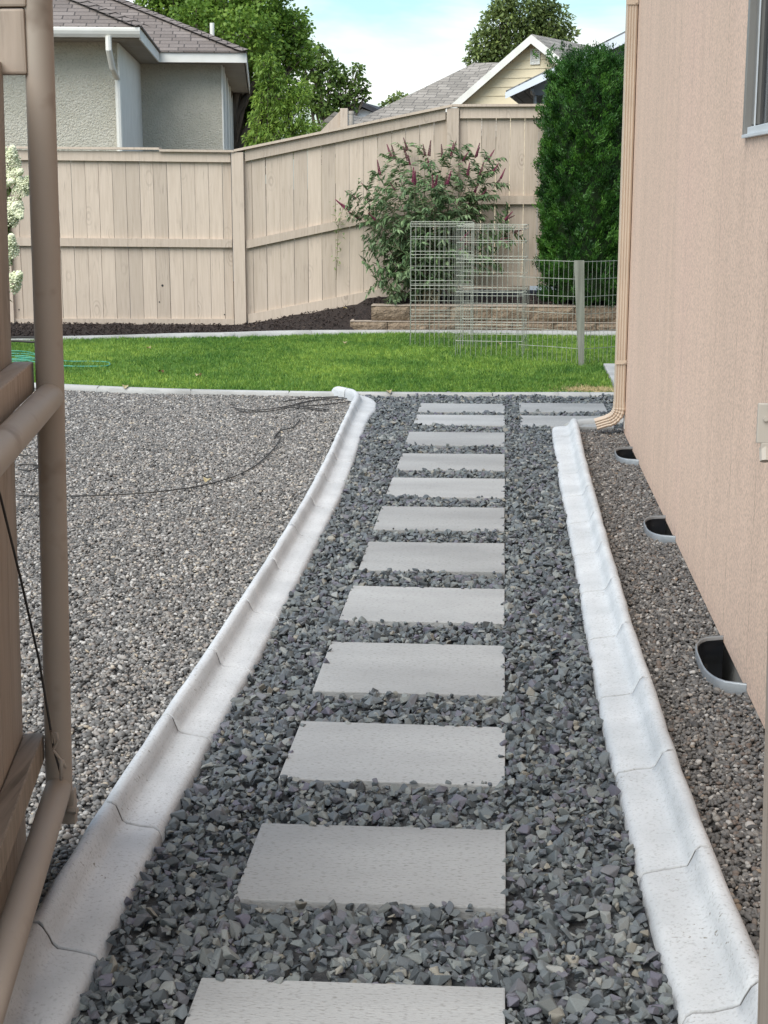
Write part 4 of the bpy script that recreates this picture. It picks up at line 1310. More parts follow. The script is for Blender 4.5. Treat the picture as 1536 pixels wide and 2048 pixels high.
def tree(name, label, base, cl, trunk_r, n_per, size, m, asp=.45, droop=.3, seed=1, cat='tree', group=None, fork=.35, shell=.5):
    e0 = empty(name, base); tag(e0, label, cat, group)
    B = np.array(base)
    C = [(c[0] - B[0], c[1] - B[1], c[2] - B[2], *c[3:]) for c in cl]
    crown('crown', C, n_per, size, m, e0, asp, droop, shell, seed)
    tb = MB(); cm = np.mean([c[:3] for c in C], axis=0)
    fk = Vector((float(cm[0]) * .3, float(cm[1]) * .3, float(cm[2]) * fork))
    tb.tube([(0, 0, -.1), tuple(fk * .5 + Vector((.05, 0, 0))), tuple(fk)], [trunk_r * 1.25, trunk_r, trunk_r * .85], 10)
    r = random.Random(seed)
    for c in C:
        e_ = Vector((float(c[0]), float(c[1]), float(c[2])))
        mdp = fk.lerp(e_, .5) + Vector((r.uniform(-.2, .2), r.uniform(-.2, .2), r.uniform(0, .3)))
        tb.tube([tuple(fk - Vector((0, 0, .05))), tuple(mdp), tuple(e_)], [trunk_r * .5, trunk_r * .28, trunk_r * .08], 6)
        for _ in range(5):
            d = Vector((r.gauss(0, 1), r.gauss(0, 1), r.gauss(.3, 1))).normalized()
            tb.tube([tuple(mdp.lerp(e_, r.random())), tuple(e_ + Vector((d.x * c[3] * .8, d.y * c[4] * .8, d.z * c[5] * .8)))], [trunk_r * .1, trunk_r * .03], 5)
    tb.build('trunk', M['bark'], e0, smooth=True)
    return e0

def clumps_px(spec, Y, depth=1.0):
    """spec rows: centre pixel x,y and pixel radii -> world clumps at distance Y"""
    out = []
    for row in spec:
        x, y, rx, ry = row[:4]; dy = row[4] if len(row) > 4 else 0
        p = PY(x, y, Y + dy); k = (Y + dy) / FPX * 1.0
        out.append((p[0], p[1], p[2], rx * k, rx * k * depth, ry * k))
    return out

# big maple behind the grey house
tree('maple_tree', 'big bright green broadleaf tree behind the grey house roof', (-6.4, 33.5, -.4),
     clumps_px([(345, -30, 60, 50), (400, 15, 55, 45, 1), (450, -20, 65, 55), (520, 5, 60, 50), (560, 60, 58, 42, 1), (500, 70, 60, 50, -1), (430, 60, 50, 40, 1), (600, 110, 28, 30),
                (540, 110, 55, 45), (480, 130, 50, 45, 1), (390, 40, 50, 35, -1), (545, 180, 60, 50, 1.5), (500, 210, 55, 50, 1.5), (320, 10, 45, 40), (470, 20, 60, 50, 2), (585, 60, 32, 35), (495, 262, 42, 34, 2), (488, 215, 26, 40, 2), (520, 285, 40, 25, 2)], 34),
     .28, 6500, .088, M['maple'], asp=.42, seed=3, droop=.4, cat='tree')
# lighter narrow-leaved tree in front of it
tree('peach_tree', 'yellow green narrow leaved tree just beyond the fence, right of the grey house', (-3.9, 22, -.3),
     clumps_px([(540, 150, 26, 34), (552, 190, 40, 42), (580, 230, 40, 40), (532, 235, 34, 40), (520, 272, 30, 30), (560, 275, 46, 40), (524, 200, 16, 30), (600, 190, 22, 30), (530, 130, 20, 24), (610, 262, 26, 26)], 22),
     .09, 11000, .078, M['peach'], asp=.16, droop=.9, seed=5)
# darker tree between
tree('oak_tree', 'dark green open crowned tree against the sky, middle left', (-4.9, 44.8, -.4),
     clumps_px([(640, 120, 26, 22), (660, 150, 34, 26), (610, 130, 24, 26), (690, 185, 30, 24), (720, 170, 20, 18), (715, 140, 12, 14), (645, 200, 34, 26), (620, 180, 28, 30), (680, 150, 20, 18), (700, 205, 18, 14), (640, 98, 10, 10), (730, 190, 9, 10), (660, 220, 30, 16), (610, 90, 14, 12)], 45),
     .2, 2600, .11, M['oak'], seed=8)
# willow-like tree behind the cream house
tree('willow_tree', 'grey green feathery tree behind the cream gabled house', (.4, 46, -.4),
     clumps_px([(1000, 50, 40, 42), (1050, 25, 48, 36), (1100, 45, 40, 34), (970, 90, 34, 34), (1020, 90, 46, 36), (1080, 80, 48, 34), (1130, 70, 24, 22), (950, 120, 20, 22), (1005, 15, 28, 24), (1090, 15, 22, 18), (1060, 110, 50, 30), (1000, 120, 36, 26)], 46),
     .22, 3600, .13, M['willow'], asp=.26, seed=9, shell=.35)
tree('distant_tree', 'small distant tree just above the far roofs in the middle', (-2.2, 70, -.4),
     clumps_px([(800, 200, 22, 12), (780, 212, 18, 10), (822, 208, 16, 10)], 70), .12, 1500, .17, M['willow'], seed=12)
tree('distant_tree', 'low green tree peeking over the fence right of the yellow green tree', (-2.9, 30, -.4),
     clumps_px([(640, 262, 30, 20), (608, 268, 30, 22), (668, 268, 20, 14)], 30), .08, 4000, .085, M['peach'], asp=.2, droop=.7, seed=13)

# ------------------------------------------------------------------ arborvitae
av = empty('arborvitae', (.93, 16.70, .3))
tag(av, 'tall dense dark green arborvitae column between the fence and the house corner', 'arborvitae')
r = np.random.default_rng(21)
AH = 2.56; AR = .53
def av_rad(z):   # z 0..1
    return AR * np.interp(z, [0, .04, .15, .5, .8, .92, 1.], [.80, .93, 1., 1.04, 1.0, .86, .35])
VV, TT = [], []
ncl = 4200
th = r.uniform(0, 2 * pi, ncl); zc = r.random(ncl) ** .9
zc = np.concatenate([zc, np.repeat(1., 110)]); th = np.concatenate([th, r.uniform(0, 2 * pi, 110)])
# a second leader gives the lumpy top
for i in range(len(zc)):
    z, t = zc[i], th[i]
    lump = 1 + .26 * mnoise.noise(Vector((cos(t) * 3.2, sin(t) * 3.2, z * 17))) + .10 * mnoise.noise(Vector((cos(t) * 9, sin(t) * 9, z * 45)))
    rad = float(av_rad(z)) * lump * (r.uniform(.86, 1.0))
    c = np.array([rad * cos(t), rad * sin(t), z * AH])
    if z > .97: c = np.array([r.normal(0, .22), r.normal(0, .20), AH * r.uniform(.93, 1.02)])
    outw = np.array([cos(t), sin(t), 0.])
    if r.random() < .2: outw = np.array([cos(t + 1), sin(t + 1), 0])
    up_ = np.array([0, 0, 1.])
    # spray: fan in the plane of (outw-ish, up)
    side = np.cross(outw, up_)
    tw = r.normal(0, .7); pl = outw * cos(tw) + side * sin(tw)
    nb = 34; sz = r.uniform(.06, .12)
    tt = r.uniform(.15, .85)
    for b in range(nb):
        a = r.normal(.75, .45)
        s0 = r.random() * sz * .9
        axis = pl * cos(.9) + up_ * sin(.9)
        d = pl * cos(a + .25) + up_ * sin(a + .25) + r.normal(0, .22, 3)
        p0 = c + axis * (s0 - sz * .4) + r.normal(0, .014, 3)
        d /= np.linalg.norm(d)
        w = np.cross(d, np.cross(pl, up_) + r.normal(0, .4, 3)); w /= np.linalg.norm(w)
        l_ = sz * r.uniform(.25, .5); ww = r.uniform(.0035, .0065)
        VV += [p0, p0 + d * l_ * .5 + w * ww, p0 + d * l_, p0 + d * l_ * .5 - w * ww]
        TT += [min(max(tt + r.normal(0, .12), 0), 1)] * 4
VV = np.array(VV)
raw_mesh('foliage', VV, np.arange(len(VV)).reshape(-1, 4), M['cedar'], av, tint=TT)
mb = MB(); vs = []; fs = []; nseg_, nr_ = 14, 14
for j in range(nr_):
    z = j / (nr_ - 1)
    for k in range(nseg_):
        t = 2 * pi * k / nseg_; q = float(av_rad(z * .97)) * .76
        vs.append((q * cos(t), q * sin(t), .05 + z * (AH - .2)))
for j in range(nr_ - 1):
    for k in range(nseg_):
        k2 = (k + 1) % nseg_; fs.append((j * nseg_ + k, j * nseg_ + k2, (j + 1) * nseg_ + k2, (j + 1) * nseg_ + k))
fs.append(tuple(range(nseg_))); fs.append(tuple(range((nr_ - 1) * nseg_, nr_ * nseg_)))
mb.add(vs, fs, .1); mb.build('dark_core', mat('dark_cedar_core', (.012, .025, .008), (.02, .04, .01), bump=.5), av)  # solid dark core added to block see-through; interior shade is in its colour
mb = MB(); mb.tube([(0, 0, -.1), (.01, 0, .5), (0, 0, 2.2)], [.06, .05, .015], 8); mb.build('trunk', M['bark'], av, smooth=True)

# ------------------------------------------------------------------ butterfly bush
bb = empty('butterfly_bush', (-.80, 16.64, .32))
tag(bb, 'arching butterfly bush with purple flower spikes in front of the fence', 'bush')
r = np.random.default_rng(33); BO = np.array([-.80, 16.64, .32])
stems = MB(); LV, LT = [], []
def add_leaf(p, d, n_, l_, w_, t_):
    v, _ = leaf_quads(np.array([p]), np.array([d]), np.array([n_]), np.array([l_]), np.array([w_]))
    LV.append(v); LT.extend([t_] * 4)
tips_px = [(712, 398, .0), (700, 420, -.1), (735, 380, .1), (722, 440, .1), (760, 350, 0), (790, 318, .1), (815, 300, .15), (850, 310, .1), (885, 318, 0), (905, 305, -.1), (925, 322, .1), (950, 315, -.1), (975, 322, 0), (985, 345, -.1),
           (990, 372, .0), (960, 395, -.1), (935, 420, 0), (1010, 440, .0), (1025, 465, .1), (1000, 480, -.15), (860, 340, -.2), (830, 370, -.3), (790, 380, -.3), (890, 370, -.3), (750, 440, -.25), (745, 500, -.2), (740, 530, -.1),
           (755, 560, -.2), (780, 590, -.2), (800, 450, -.3), (850, 420, -.35), (900, 440, -.3), (870, 380, -.3), (935, 350, -.2), (770, 400, -.25), (730, 470, -.15), (820, 330, .0), (960, 350, -.1), (810, 540, -.25), (920, 500, -.2), (980, 520, -.1), (880, 520, -.25), (845, 480, -.3), (800, 500, -.25), (900, 400, -.3)]
flower_sites = []
for i, (qx, qy, dy) in enumerate(tips_px):
    tip = PY(qx, qy, 16.62 + dy) - BO
    b0 = np.array([r.normal(0, .07), r.normal(0, .05), -.05])
    hgt = tip[2]; midp = b0 * .45 + tip * .55 + np.array([0, 0, .14 + .10 * abs(tip[0])])
    pts_ = []
    ns = 16
    for k in range(ns + 1):
        t = k / ns
        pts_.append((1 - t) ** 2 * b0 + 2 * t * (1 - t) * midp + t * t * tip)
    stems.tube([tuple(p) for p in pts_], list(np.linspace(.008, .0018, ns + 1)), 5, cap=False)
    # side shoots and leaves
    for k in range(3, ns + 1):
        for q in range(2):
            base = pts_[k]; dirn = pts_[k] - pts_[k - 1]; dirn /= np.linalg.norm(dirn) + 1e-9
            sidev = r.normal(size=3); sidev -= dirn * sidev.dot(dirn); sidev /= np.linalg.norm(sidev)
            if k % 2 == 0 and r.random() < .8:
                shoot = r.uniform(.10, .22)
                e_ = base + sidev * shoot * .8 + dirn * shoot * .5 + np.array([0, 0, .02])
                stems.tube([tuple(base), tuple(e_)], [.002, .001], 4, cap=False)
                for m_ in range(7):
                    pp = base + (e_ - base) * (.25 + .75 * m_ / 6)
                    for sgn in (1, -1):
                        s2 = np.cross(sidev, dirn) * sgn
                        add_leaf(pp, sidev * .7 + s2 * .8 + r.normal(0, .25, 3) + np.array([0, 0, -.15]), np.array([0, 0, 1.]) + r.normal(0, .4, 3), r.uniform(.05, .10), r.uniform(.008, .015), float(np.clip(r.normal(.5, .25), 0, 1)))
            for m_ in range(2):
                add_leaf(base, sidev + dirn * .4 + r.normal(0, .3, 3) + np.array([0, 0, -.1]), np.array([0, 0, 1.]) + r.normal(0, .4, 3), r.uniform(.07, .13), r.uniform(.010, .018), float(np.clip(r.normal(.5, .25), 0, 1)))
    if i < 24 or i in (32, 36, 37, 33, 24, 39, 20, 21, 22):
        flower_sites.append((tip, pts_[-1] - pts_[-2]))
stems.build('stems', M['twig'], bb)
LVa = np.concatenate(LV); raw_mesh('leaves', LVa, np.arange(len(LVa)).reshape(-1, 4), M['bud'], bb, tint=LT)
# flower spikes share one mesh
fm_ = bpy.data.meshes.new('flower_spike')
bm = bmesh.new()
for k in range(90):
    t = k / 90; rr = .013 * (1 - t) ** .7 + .002
    a = k * 2.4; c_ = Vector((cos(a) * rr, sin(a) * rr, t * .15))
    g_ = bmesh.ops.create_icosphere(bm, subdivisions=1, radius=.0055 * (1.15 - t * .6), matrix=Matrix.Translation(c_))
bm.to_mesh(fm_); bm.free()
fm_.attributes.new('tint', 'FLOAT', 'POINT').data.foreach_set('value', [random.random() for _ in fm_.vertices])
fm_.materials.append(M['budflower'])
fm2 = fm_.copy(); fm2.materials.clear(); fm2.materials.append(mat('faded_flower', (.12, .045, .055), (.19, .08, .085), scale=30, bscale=200, bump=1))
for i, (p, d) in enumerate(flower_sites):
    for q in range(2 if i % 2 else 1):
        f_ = bpy.data.objects.new('flower_spike', fm_ if random.random() < .45 else fm2); COL.objects.link(f_); f_.parent = bb
        dd = Vector([float(c) for c in d]).normalized() + Vector((random.uniform(-.3, .3), random.uniform(-.3, .3), random.uniform(-.1, .4)))
        f_.rotation_euler = dd.to_track_quat('Z', 'Y').to_euler()
        off = r.normal(0, .035, 3) * (q > 0)
        f_.location = [float(c) for c in (p + off)]; sc_ = random.uniform(.7, 1.15); f_.scale = (sc_ * .85, sc_ * .85, sc_)

# pale seedling against the fence
sd = empty('seedling', (float(PY(672, 500, 16.9)[0]), 16.9, .25))
tag(sd, 'thin pale green seedling climbing in front of the sloping fence section', 'seedling')
mb = MB(); P_ = [PY(672, 560, 16.92), PY(675, 490, 16.92), PY(677, 450, 16.9), PY(686, 415, 16.9), PY(690, 405, 16.9)]
SO = np.array(sd.location)
mb.tube([tuple(p - SO) for p in P_], [.004, .0035, .003, .002, .001], 5); mb.build('stem', M['twig'], sd)
LV2, n_ = [], 0; LT2 = []
for k in range(60):
    t = r.random() ** .7; i = min(int(t * 4), 3); p = P_[i] + (P_[i + 1] - P_[i]) * (t * 4 - i) - SO + r.normal(0, .04, 3) * np.array([1, .4, .6]) * (.3 + t)
    v, _ = leaf_quads(np.array([p]), r.normal(size=(1, 3)), np.array([[0, -.4, 1.]]), np.array([r.uniform(.035, .07)]), np.array([r.uniform(.007, .013)])); LV2.append(v); LT2 += [r.random()] * 4
LV2 = np.concatenate(LV2); raw_mesh('leaves', LV2, np.arange(len(LV2)).reshape(-1, 4), leaf_mat('seedling_leaves', (.18, .24, .10), (.26, .33, .15), tint=.2), sd, tint=LT2)

# ------------------------------------------------------------------ hydrangea at the far left
hc = PY(22, 600, 14.9)
hy = empty('hydrangea', (float(hc[0]) - .22, 15.0, .02))
tag(hy, 'hydrangea with cream panicles glimpsed between the gate boards and the tube', 'hydrangea')
HO = np.array(hy.location); r = np.random.default_rng(44)
hst = MB(); HV, HT = [], []
tips = [PY(*q, 15.0) for q in ((24, 350), (40, 388), (44, 375), (26, 405), (16, 440), (18, 505), (20, 570), (22, 330), (5, 360), (-12, 330), (-15, 420), (-30, 480), (-2, 540), (-40, 380))]
pan = bpy.data.meshes.new('flower_panicle'); bm = bmesh.new()
for k in range(230):
    t = k / 230; rr = (.075 * (1 - t) ** .8 + .012) * (1 + .12 * r.normal()); a = k * 2.39996
    bmesh.ops.create_icosphere(bm, subdivisions=1, radius=.0125 * r.uniform(.7, 1.2), matrix=Matrix.Translation((cos(a) * rr, sin(a) * rr, t * .22)))
bm.to_mesh(pan); bm.free(); pan.attributes.new('tint', 'FLOAT', 'POINT').data.foreach_set('value', [random.random() for _ in pan.vertices]); pan.materials.append(M['hydr'])
for tp_ in tips:
    e_ = tp_ - HO; b0 = np.array([r.normal(0, .06), r.normal(0, .06), -.02])
    mp_ = b0 * .4 + e_ * .6 + np.array([-.05, 0, .06])
    hst.tube([tuple(b0), tuple(mp_), tuple(e_)], [.007, .005, .003], 6)
    f_ = bpy.data.objects.new('flower_panicle', pan); COL.objects.link(f_); f_.parent = hy
    dd = Vector((random.uniform(0, .8), random.uniform(-.5, .1), random.uniform(-.3, .9))); f_.rotation_euler = dd.to_track_quat('Z', 'Y').to_euler()
    f_.location = [float(c) for c in e_]; s_ = random.uniform(.75, 1.05); f_.scale = (s_, s_, s_)
    for _ in range(26):
        t = r.uniform(.3, .95); pp = b0 + (mp_ - b0) * min(t * 2, 1) + (e_ - mp_) * max(t * 2 - 1, 0)
        v, _q = leaf_quads(np.array([pp]), r.normal(size=(1, 3)) + np.array([[-.4, 0, -.2]]), np.array([[0, 0, 1.]]) + r.normal(0, .3, (1, 3)), np.array([r.uniform(.07, .12)]), np.array([r.uniform(.02, .035)])); HV.append(v); HT += [r.random()] * 4
hst.build('stems', M['twig'], hy); HV = np.concatenate(HV); raw_mesh('leaves', HV, np.arange(len(HV)).reshape(-1, 4), M['hydrleaf'], hy, tint=HT)

# ------------------------------------------------------------------ hoses and drip line
def smooth_pts(P, n=8):
    P = [Vector([float(c) for c in p]) for p in P]; out = []
    for i in range(len(P) - 1):
        p0 = P[max(i - 1, 0)]; p1 = P[i]; p2 = P[i + 1]; p3 = P[min(i + 2, len(P) - 1)]
        for k in range(n):
            t = k / n
            out.append(.5 * ((2 * p1) + (-p0 + p2) * t + (2 * p0 - 5 * p1 + 4 * p2 - p3) * t * t + (-p0 + 3 * p1 - 3 * p2 + p3) * t ** 3))
    out.append(P[-1]); return out
def ground_tube(name, lines, z, rad, m, label, cat, origin):
    mb = MB()
    for l_ in lines:
        mb.tube([tuple(p - Vector(origin)) for p in smooth_pts([G(x, y, z) if len(q) == 2 else G(x, y, q[2]) for q in l_ for x, y in [q[:2]]])], rad, 7)
    o = mb.build(name, m, smooth=True); o.location = origin; tag(o, label, cat); return o
ho = tuple(float(c) for c in G(90, 715, 0))
ground_tube('garden_hose', [[(-20, 703), (30, 702), (60, 705), (75, 712), (60, 719), (20, 719), (-25, 716)], [(-25, 708), (20, 707), (62, 709), (78, 715), (50, 722), (-10, 723)],
                            [(30, 714), (70, 716), (100, 712), (130, 722), (180, 723), (212, 724), (220, 728), (212, 732), (170, 733), (130, 732), (90, 728), (40, 718)], [(20, 712), (50, 712), (64, 716), (30, 718), (0, 716)]],
            .040, .007, M['hose'], 'green garden hose lying in loops on the lawn behind the gate', 'garden hose', ho)
ho = tuple(float(c) for c in G(50, 680, 0))
ground_tube('black_hose', [[(-20, 676), (30, 675), (70, 675), (95, 677)], [(-20, 683), (30, 682), (66, 684), (90, 683)]], .08, .011, M['rubber'], 'black hose lying on the dark mulch behind the gate tube', 'hose', ho)
do = tuple(float(c) for c in G(400, 960, 0))
ground_tube('drip_line', [[(38, 991), (90, 992), (140, 992), (220, 990), (300, 985), (360, 978), (400, 972), (440, 962), (480, 948), (515, 928), (545, 900), (558, 882), (560, 872), (548, 876), (560, 862), (585, 855), (594, 846), (600, 838)],
                          [(462, 815), (500, 820), (540, 818), (590, 809), (640, 799), (680, 795), (705, 798), (724, 806)], [(590, 808), (630, 800), (664, 800), (700, 796)], [(566, 803), (600, 798), (640, 795), (676, 793)],
                          [(560, 815), (600, 816), (640, 821), (655, 822)], [(580, 810), (620, 815), (658, 819)], [(596, 812), (640, 810), (690, 804), (716, 803)], [(470, 818), (490, 824), (540, 822), (580, 815)],
                          [(36, 911), (60, 911), (78, 914)], [(36, 930), (60, 928), (78, 932), (60, 941), (36, 938)]],
            .026, .0036, M['rubber'], 'thin dark irrigation tubing snaking over the pea gravel and coiling by the kerb end', 'irrigation tubing', do)

# ------------------------------------------------------------------ fallen leaves
LF = [(298, 697, 'dry', 'pale cream fallen leaf on the far left part of the lawn'), (690, 687, 'dry', 'pale fallen leaf at the far lawn edge near the bush'), (322, 745, 'brown', 'brown curled fallen leaf on the left part of the lawn'),
      (397, 752, 'dry', 'tan fallen leaf right of the brown one on the lawn'), (250, 775, 'dry', 'small pale leaf at the near left lawn edging'), (1000, 689, 'dry', 'pale leaf on the grass inside the wire cages'),
      (778, 785, 'dry', 'small pale leaf close to the near lawn edging, straight behind the pavers'), (45, 658, 'dry', 'pale leaf on the mulch seen between gate boards and tube'), (415, 963, 'dry', 'tan dry leaf on the pea gravel beside the irrigation tubing'),
      (690, 618, 'dry', 'pale leaf on the sloping mulch left of the block wall')]
for x_, y_, c_, lb in LF:
    z = .05 if 660 < y_ < 790 else .03
    p = G(x_, y_, z) if y_ > 665 else PY(x_, y_, 16.75)
    bm = bmesh.new(); L_ = random.uniform(.045, .06); W_ = L_ * .45; nn_ = 7; rows = []
    for i in range(nn_):
        t = i / (nn_ - 1); w = W_ * sin(pi * min(max(t, .03), .97)) ** .7; zz = .014 * sin(t * 3.1)
        rows.append([bm.verts.new((-L_ / 2 + L_ * t, -w, zz + w * .35)), bm.verts.new((-L_ / 2 + L_ * t, 0, zz)), bm.verts.new((-L_ / 2 + L_ * t, w, zz + w * .4))])
    for a, b in zip(rows, rows[1:]):
        bm.faces.new((a[0], a[1], b[1], b[0])); bm.faces.new((a[1], a[2], b[2], b[1]))
    bmesh.ops.solidify(bm, geom=bm.faces[:], thickness=.001)
    me = bpy.data.meshes.new('fallen_leaf'); bm.to_mesh(me); bm.free(); me.materials.append(M['leafdry'] if c_ == 'dry' else M['leafbrown'])
    o = bpy.data.objects.new('fallen_leaf', me); COL.objects.link(o); o.location = [float(c) for c in p]; o.rotation_euler = (random.uniform(-.2, .2), random.uniform(-.2, .2), random.uniform(0, 6))
    tag(o, lb, 'leaf', 'fallen leaves')

# ------------------------------------------------------------------ grey neighbour house
NZ = 3.6
nh = empty('grey_house', (-4.89, 21.15, 0), radians(8.9))
tag(nh, 'grey stucco house with brown shingle hip roof behind the fence at the left', 'house')
def nbox(nm, lo, hi, m, parent=nh, bev=0):
    mb = MB(); mb.box(lo, hi, bev=bev); return mb.build(nm, m, parent)
# local: x right, y away. section 1 eave corner at (0,0), section 2 at (1.36,3.94)
W1 = -.36; SB = .50
U2 = 1.36; V2 = 3.94
nbox('wall', (-8.5, SB, -.4), (W1, 13.5, NZ - .16), M['stucco'])
nbox('wall', (W1 + .001, V2 + SB, -.4), (U2 - .40, 18.0, NZ - .162), M['stucco'])
# smooth pale corner trims / side faces
nbox('side_panel', (W1 + .0005, SB - .012, -.4), (W1 + .025, V2 + SB - .001, NZ - .17), M['trimgrey'])
nbox('side_panel', (U2 - .40, V2 + SB - .012, -.4), (U2 - .375, 18.0, NZ - .17), M['trimgrey'])
for k in range(5):
    nbox('batten', (U2 - .374, V2 + SB + .3 + k * 2.6, -.4), (U2 - .35, V2 + SB + .55 + k * 2.6, NZ - .18), M['trimgrey'])
def hip(nm, x0, x1, y0, y1, z, m, slope=.465, th=.02):
    mb = MB(); w = (x1 - x0) / 2; hgt = z + w * slope
    ya, yb = y0 + w, max(y1 - w, y0 + w + .01)
    vs = [(x0, y0, z), (x1, y0, z), (x1, y1, z), (x0, y1, z), ((x0 + x1) / 2, ya, hgt), ((x0 + x1) / 2, yb, hgt)] + [(x0, y0, z - th), (x1, y0, z - th), (x1, y1, z - th), (x0, y1, z - th)]
    mb.add(vs, [(0, 1, 4), (1, 2, 5, 4), (2, 3, 5), (3, 0, 4, 5), (0, 6, 7, 1), (1, 7, 8, 2), (2, 8, 9, 3), (3, 9, 6, 0), (6, 9, 8, 7)], .5)
    o = mb.build(nm, m, nh)
    # hip caps
    cp = MB()
    a, b = Vector((x1 + .02, y0 - .02, z + .012)), Vector(((x0 + x1) / 2, ya, hgt + .012))
    L_ = (b - a).length; k = 0; s_ = .0
    d = (b - a).normalized()
    while s_ < L_ - .2:
        p, q = a + d * s_, a + d * (s_ + .27)
        sd_ = Vector((d.y, -d.x, 0)).normalized()
        lift = Vector((0, 0, .02)); dn = Vector((0, 0, -.035))
        v0, v1 = p + lift, q + Vector((0, 0, .004))
        cp.add([v0 - sd_ * .14 + dn, v0, v0 + sd_ * .14 + dn, v1 - sd_ * .14 + dn, v1, v1 + sd_ * .14 + dn], [(0, 1, 4, 3), (1, 2, 5, 4)])
        s_ += .2
    cp.build('hip_cap', M['roof'], o, recalc=False)
    return o
ov = .03
hip('roof', -9.0, ov, -ov, 14.0, NZ, M['roof'])
hip('roof', -9.0 + .3, U2 + ov, V2 - ov, 18.4, NZ + .001, M['roof'])
# soffits, fascias, gutter
nbox('soffit', (-9, 0.02, NZ - .16), (-.02, 13.9, NZ - .14), M['soffit'])
nbox('soffit', (-.02, V2 + .02, NZ - .161), (U2 - .02, 18.3, NZ - .141), M['soffit'])
nbox('fascia', (-.02, 0.0, NZ - .17), (0, V2, NZ - .022), M['white'])
nbox('fascia', (0.0, V2, NZ - .17), (U2 + .0, V2 + .02, NZ - .022), M['white'])
nbox('fascia', (U2, V2, NZ - .17), (U2 + .02, 18.4, NZ - .022), M['white'])
gp_ = [(0, -.13), (0, -.0), (-.006, 0), (-.008, -.02), (-.09, -.02), (-.10, -.005), (-.105, -.02), (-.105, -.05), (-.09, -.09), (-.06, -.13)]
mb = MB(); vs = []; fs = []
for xx in (-8.9, .0):
    vs += [(xx, y_ - .001, NZ - .015 + z_) for y_, z_ in gp_]
n_ = len(gp_)
for k in range(n_): fs.append((k, (k + 1) % n_, (k + 1) % n_ + n_, k + n_))
fs += [tuple(range(n_)), tuple(range(n_, 2 * n_))]
mb.add(vs, fs, .5); mb.build('gutter', M['white'], nh)
mb = MB()
mb.tube([(-.42, -.06, NZ - .13), (-.42, -.06, NZ - .30), (-.40, .14, NZ - .52), (-.36, SB - .06, NZ - .66), (-.36, SB - .06, 1.2), (-.36, SB - .06, 0)], .042, 8)
mb.build('downspout', M['trimgrey'], nh)
mb = MB(); mb.tube([(U2 + .06, 18.2, NZ - .12), (U2 + .0, 18.2, NZ - .35), (U2 - .30, 18.2, NZ - .55), (U2 - .33, 18.2, 0)], .06, 8); mb.box((U2 + .02, 17.6, NZ - .14), (U2 + .14, 18.42, NZ)); mb.build('downspout', M['trimgrey'], nh)
vp = PY(424, 78, 30); vt_ = PY(424, 46, 30)
mb = MB(); mi = nh.matrix_basis.inverted() if False else None
Rn = Matrix.Rotation(-radians(8.9), 3, 'Z')
def nl(p): return tuple(Rn @ (Vector([float(c) for c in p]) - Vector((-4.89, 21.15, 0))))
mb.tube([nl(vp - np.array([0, 0, .3])), nl(vt_)], .042, 12); mb.build('vent_pipe', M['white'], nh)

# ------------------------------------------------------------------ cream gabled house
ch = empty('cream_house', (.61, 34, 0))
tag(ch, 'cream lap sided gabled house with a grey shingle wing beyond the fence', 'house')
CO = Vector((.61, 34, 0))
bk = Vector((.42, .91, 0)).normalized(); gr = Vector((bk.y, -bk.x, 0))    # back along ridge / right along gable
apex = Vector((.61, 34, 4.56))
def cp3(a, b, z): return Vector((.61, 34, 0)) + gr * a + bk * b + Vector((0, 0, z)) - CO
sl = .74; gw = 2.6
# gable wall as lap boards
mb = MB(); z = -.4; rows = 0
while z < 4.50:
    z1 = min(z + .18, 4.50)
    h0 = min((4.50 - z) / sl, gw); h1 = min((4.50 - z1) / sl, gw)
    vs = [cp3(-h0, -.022, z), cp3(h0, -.022, z), cp3(h1, -.004, z1), cp3(-h1, -.004, z1), cp3(-h0, .1, z), cp3(h0, .1, z), cp3(h1, .1, z1), cp3(-h1, .1, z1)]
    mb.add(vs, [(0, 1, 2, 3), (4, 7, 6, 5), (0, 4, 5, 1), (3, 2, 6, 7), (0, 3, 7, 4), (1, 5, 6, 2)], .5); z = z1
mb.build('wall', M['cream'], ch)
ez = 4.50 - gw * sl
mb = MB()
for s_ in (-1, 1):
    a = [cp3(0, -.25, 4.60), cp3(s_ * (gw + .4), -.25, 4.60 - (gw + .4) * sl), cp3(s_ * (gw + .4), 6, 4.60 - (gw + .4) * sl), cp3(0, 6, 4.60)]
    mb.add(a + [p - Vector((0, 0, .06)) for p in a], [(0, 1, 2, 3), (4, 7, 6, 5), (0, 4, 5, 1), (1, 5, 6, 2), (2, 6, 7, 3)], .5)
mb.build('roof', M['roof2'], ch)
mb = MB()
for s_ in (-1, 1):
    a = [cp3(0, -.28, 4.585), cp3(s_ * (gw + .4), -.28, 4.585 - (gw + .4) * sl), cp3(s_ * (gw + .4), -.28, 4.41 - (gw + .4) * sl), cp3(0, -.28, 4.41)]
    mb.add(a + [p + bk * .029 for p in a], [(0, 1, 2, 3), (4, 7, 6, 5), (0, 4, 5, 1), (3, 2, 6, 7)], .5)
mb.build('rake_board', M['white'], ch)
mb = MB(); e1, e2 = cp3(-.10, -.05, 4.02), cp3(.10, -.02, 4.31)
for a0, a1, z0, z1 in ((-.11, .11, 4.00, 4.03), (-.11, .11, 4.29, 4.32), (-.11, -.08, 4.03, 4.29), (.08, .11, 4.03, 4.29)):
    vs = [cp3(a0, -.05, z0), cp3(a1, -.05, z0), cp3(a1, -.05, z1), cp3(a0, -.05, z1), cp3(a0, 0, z0), cp3(a1, 0, z0), cp3(a1, 0, z1), cp3(a0, 0, z1)]
    mb.add(vs, [(0, 1, 2, 3), (4, 7, 6, 5), (0, 4, 5, 1), (3, 2, 6, 7), (0, 3, 7, 4), (1, 5, 6, 2)], .5)
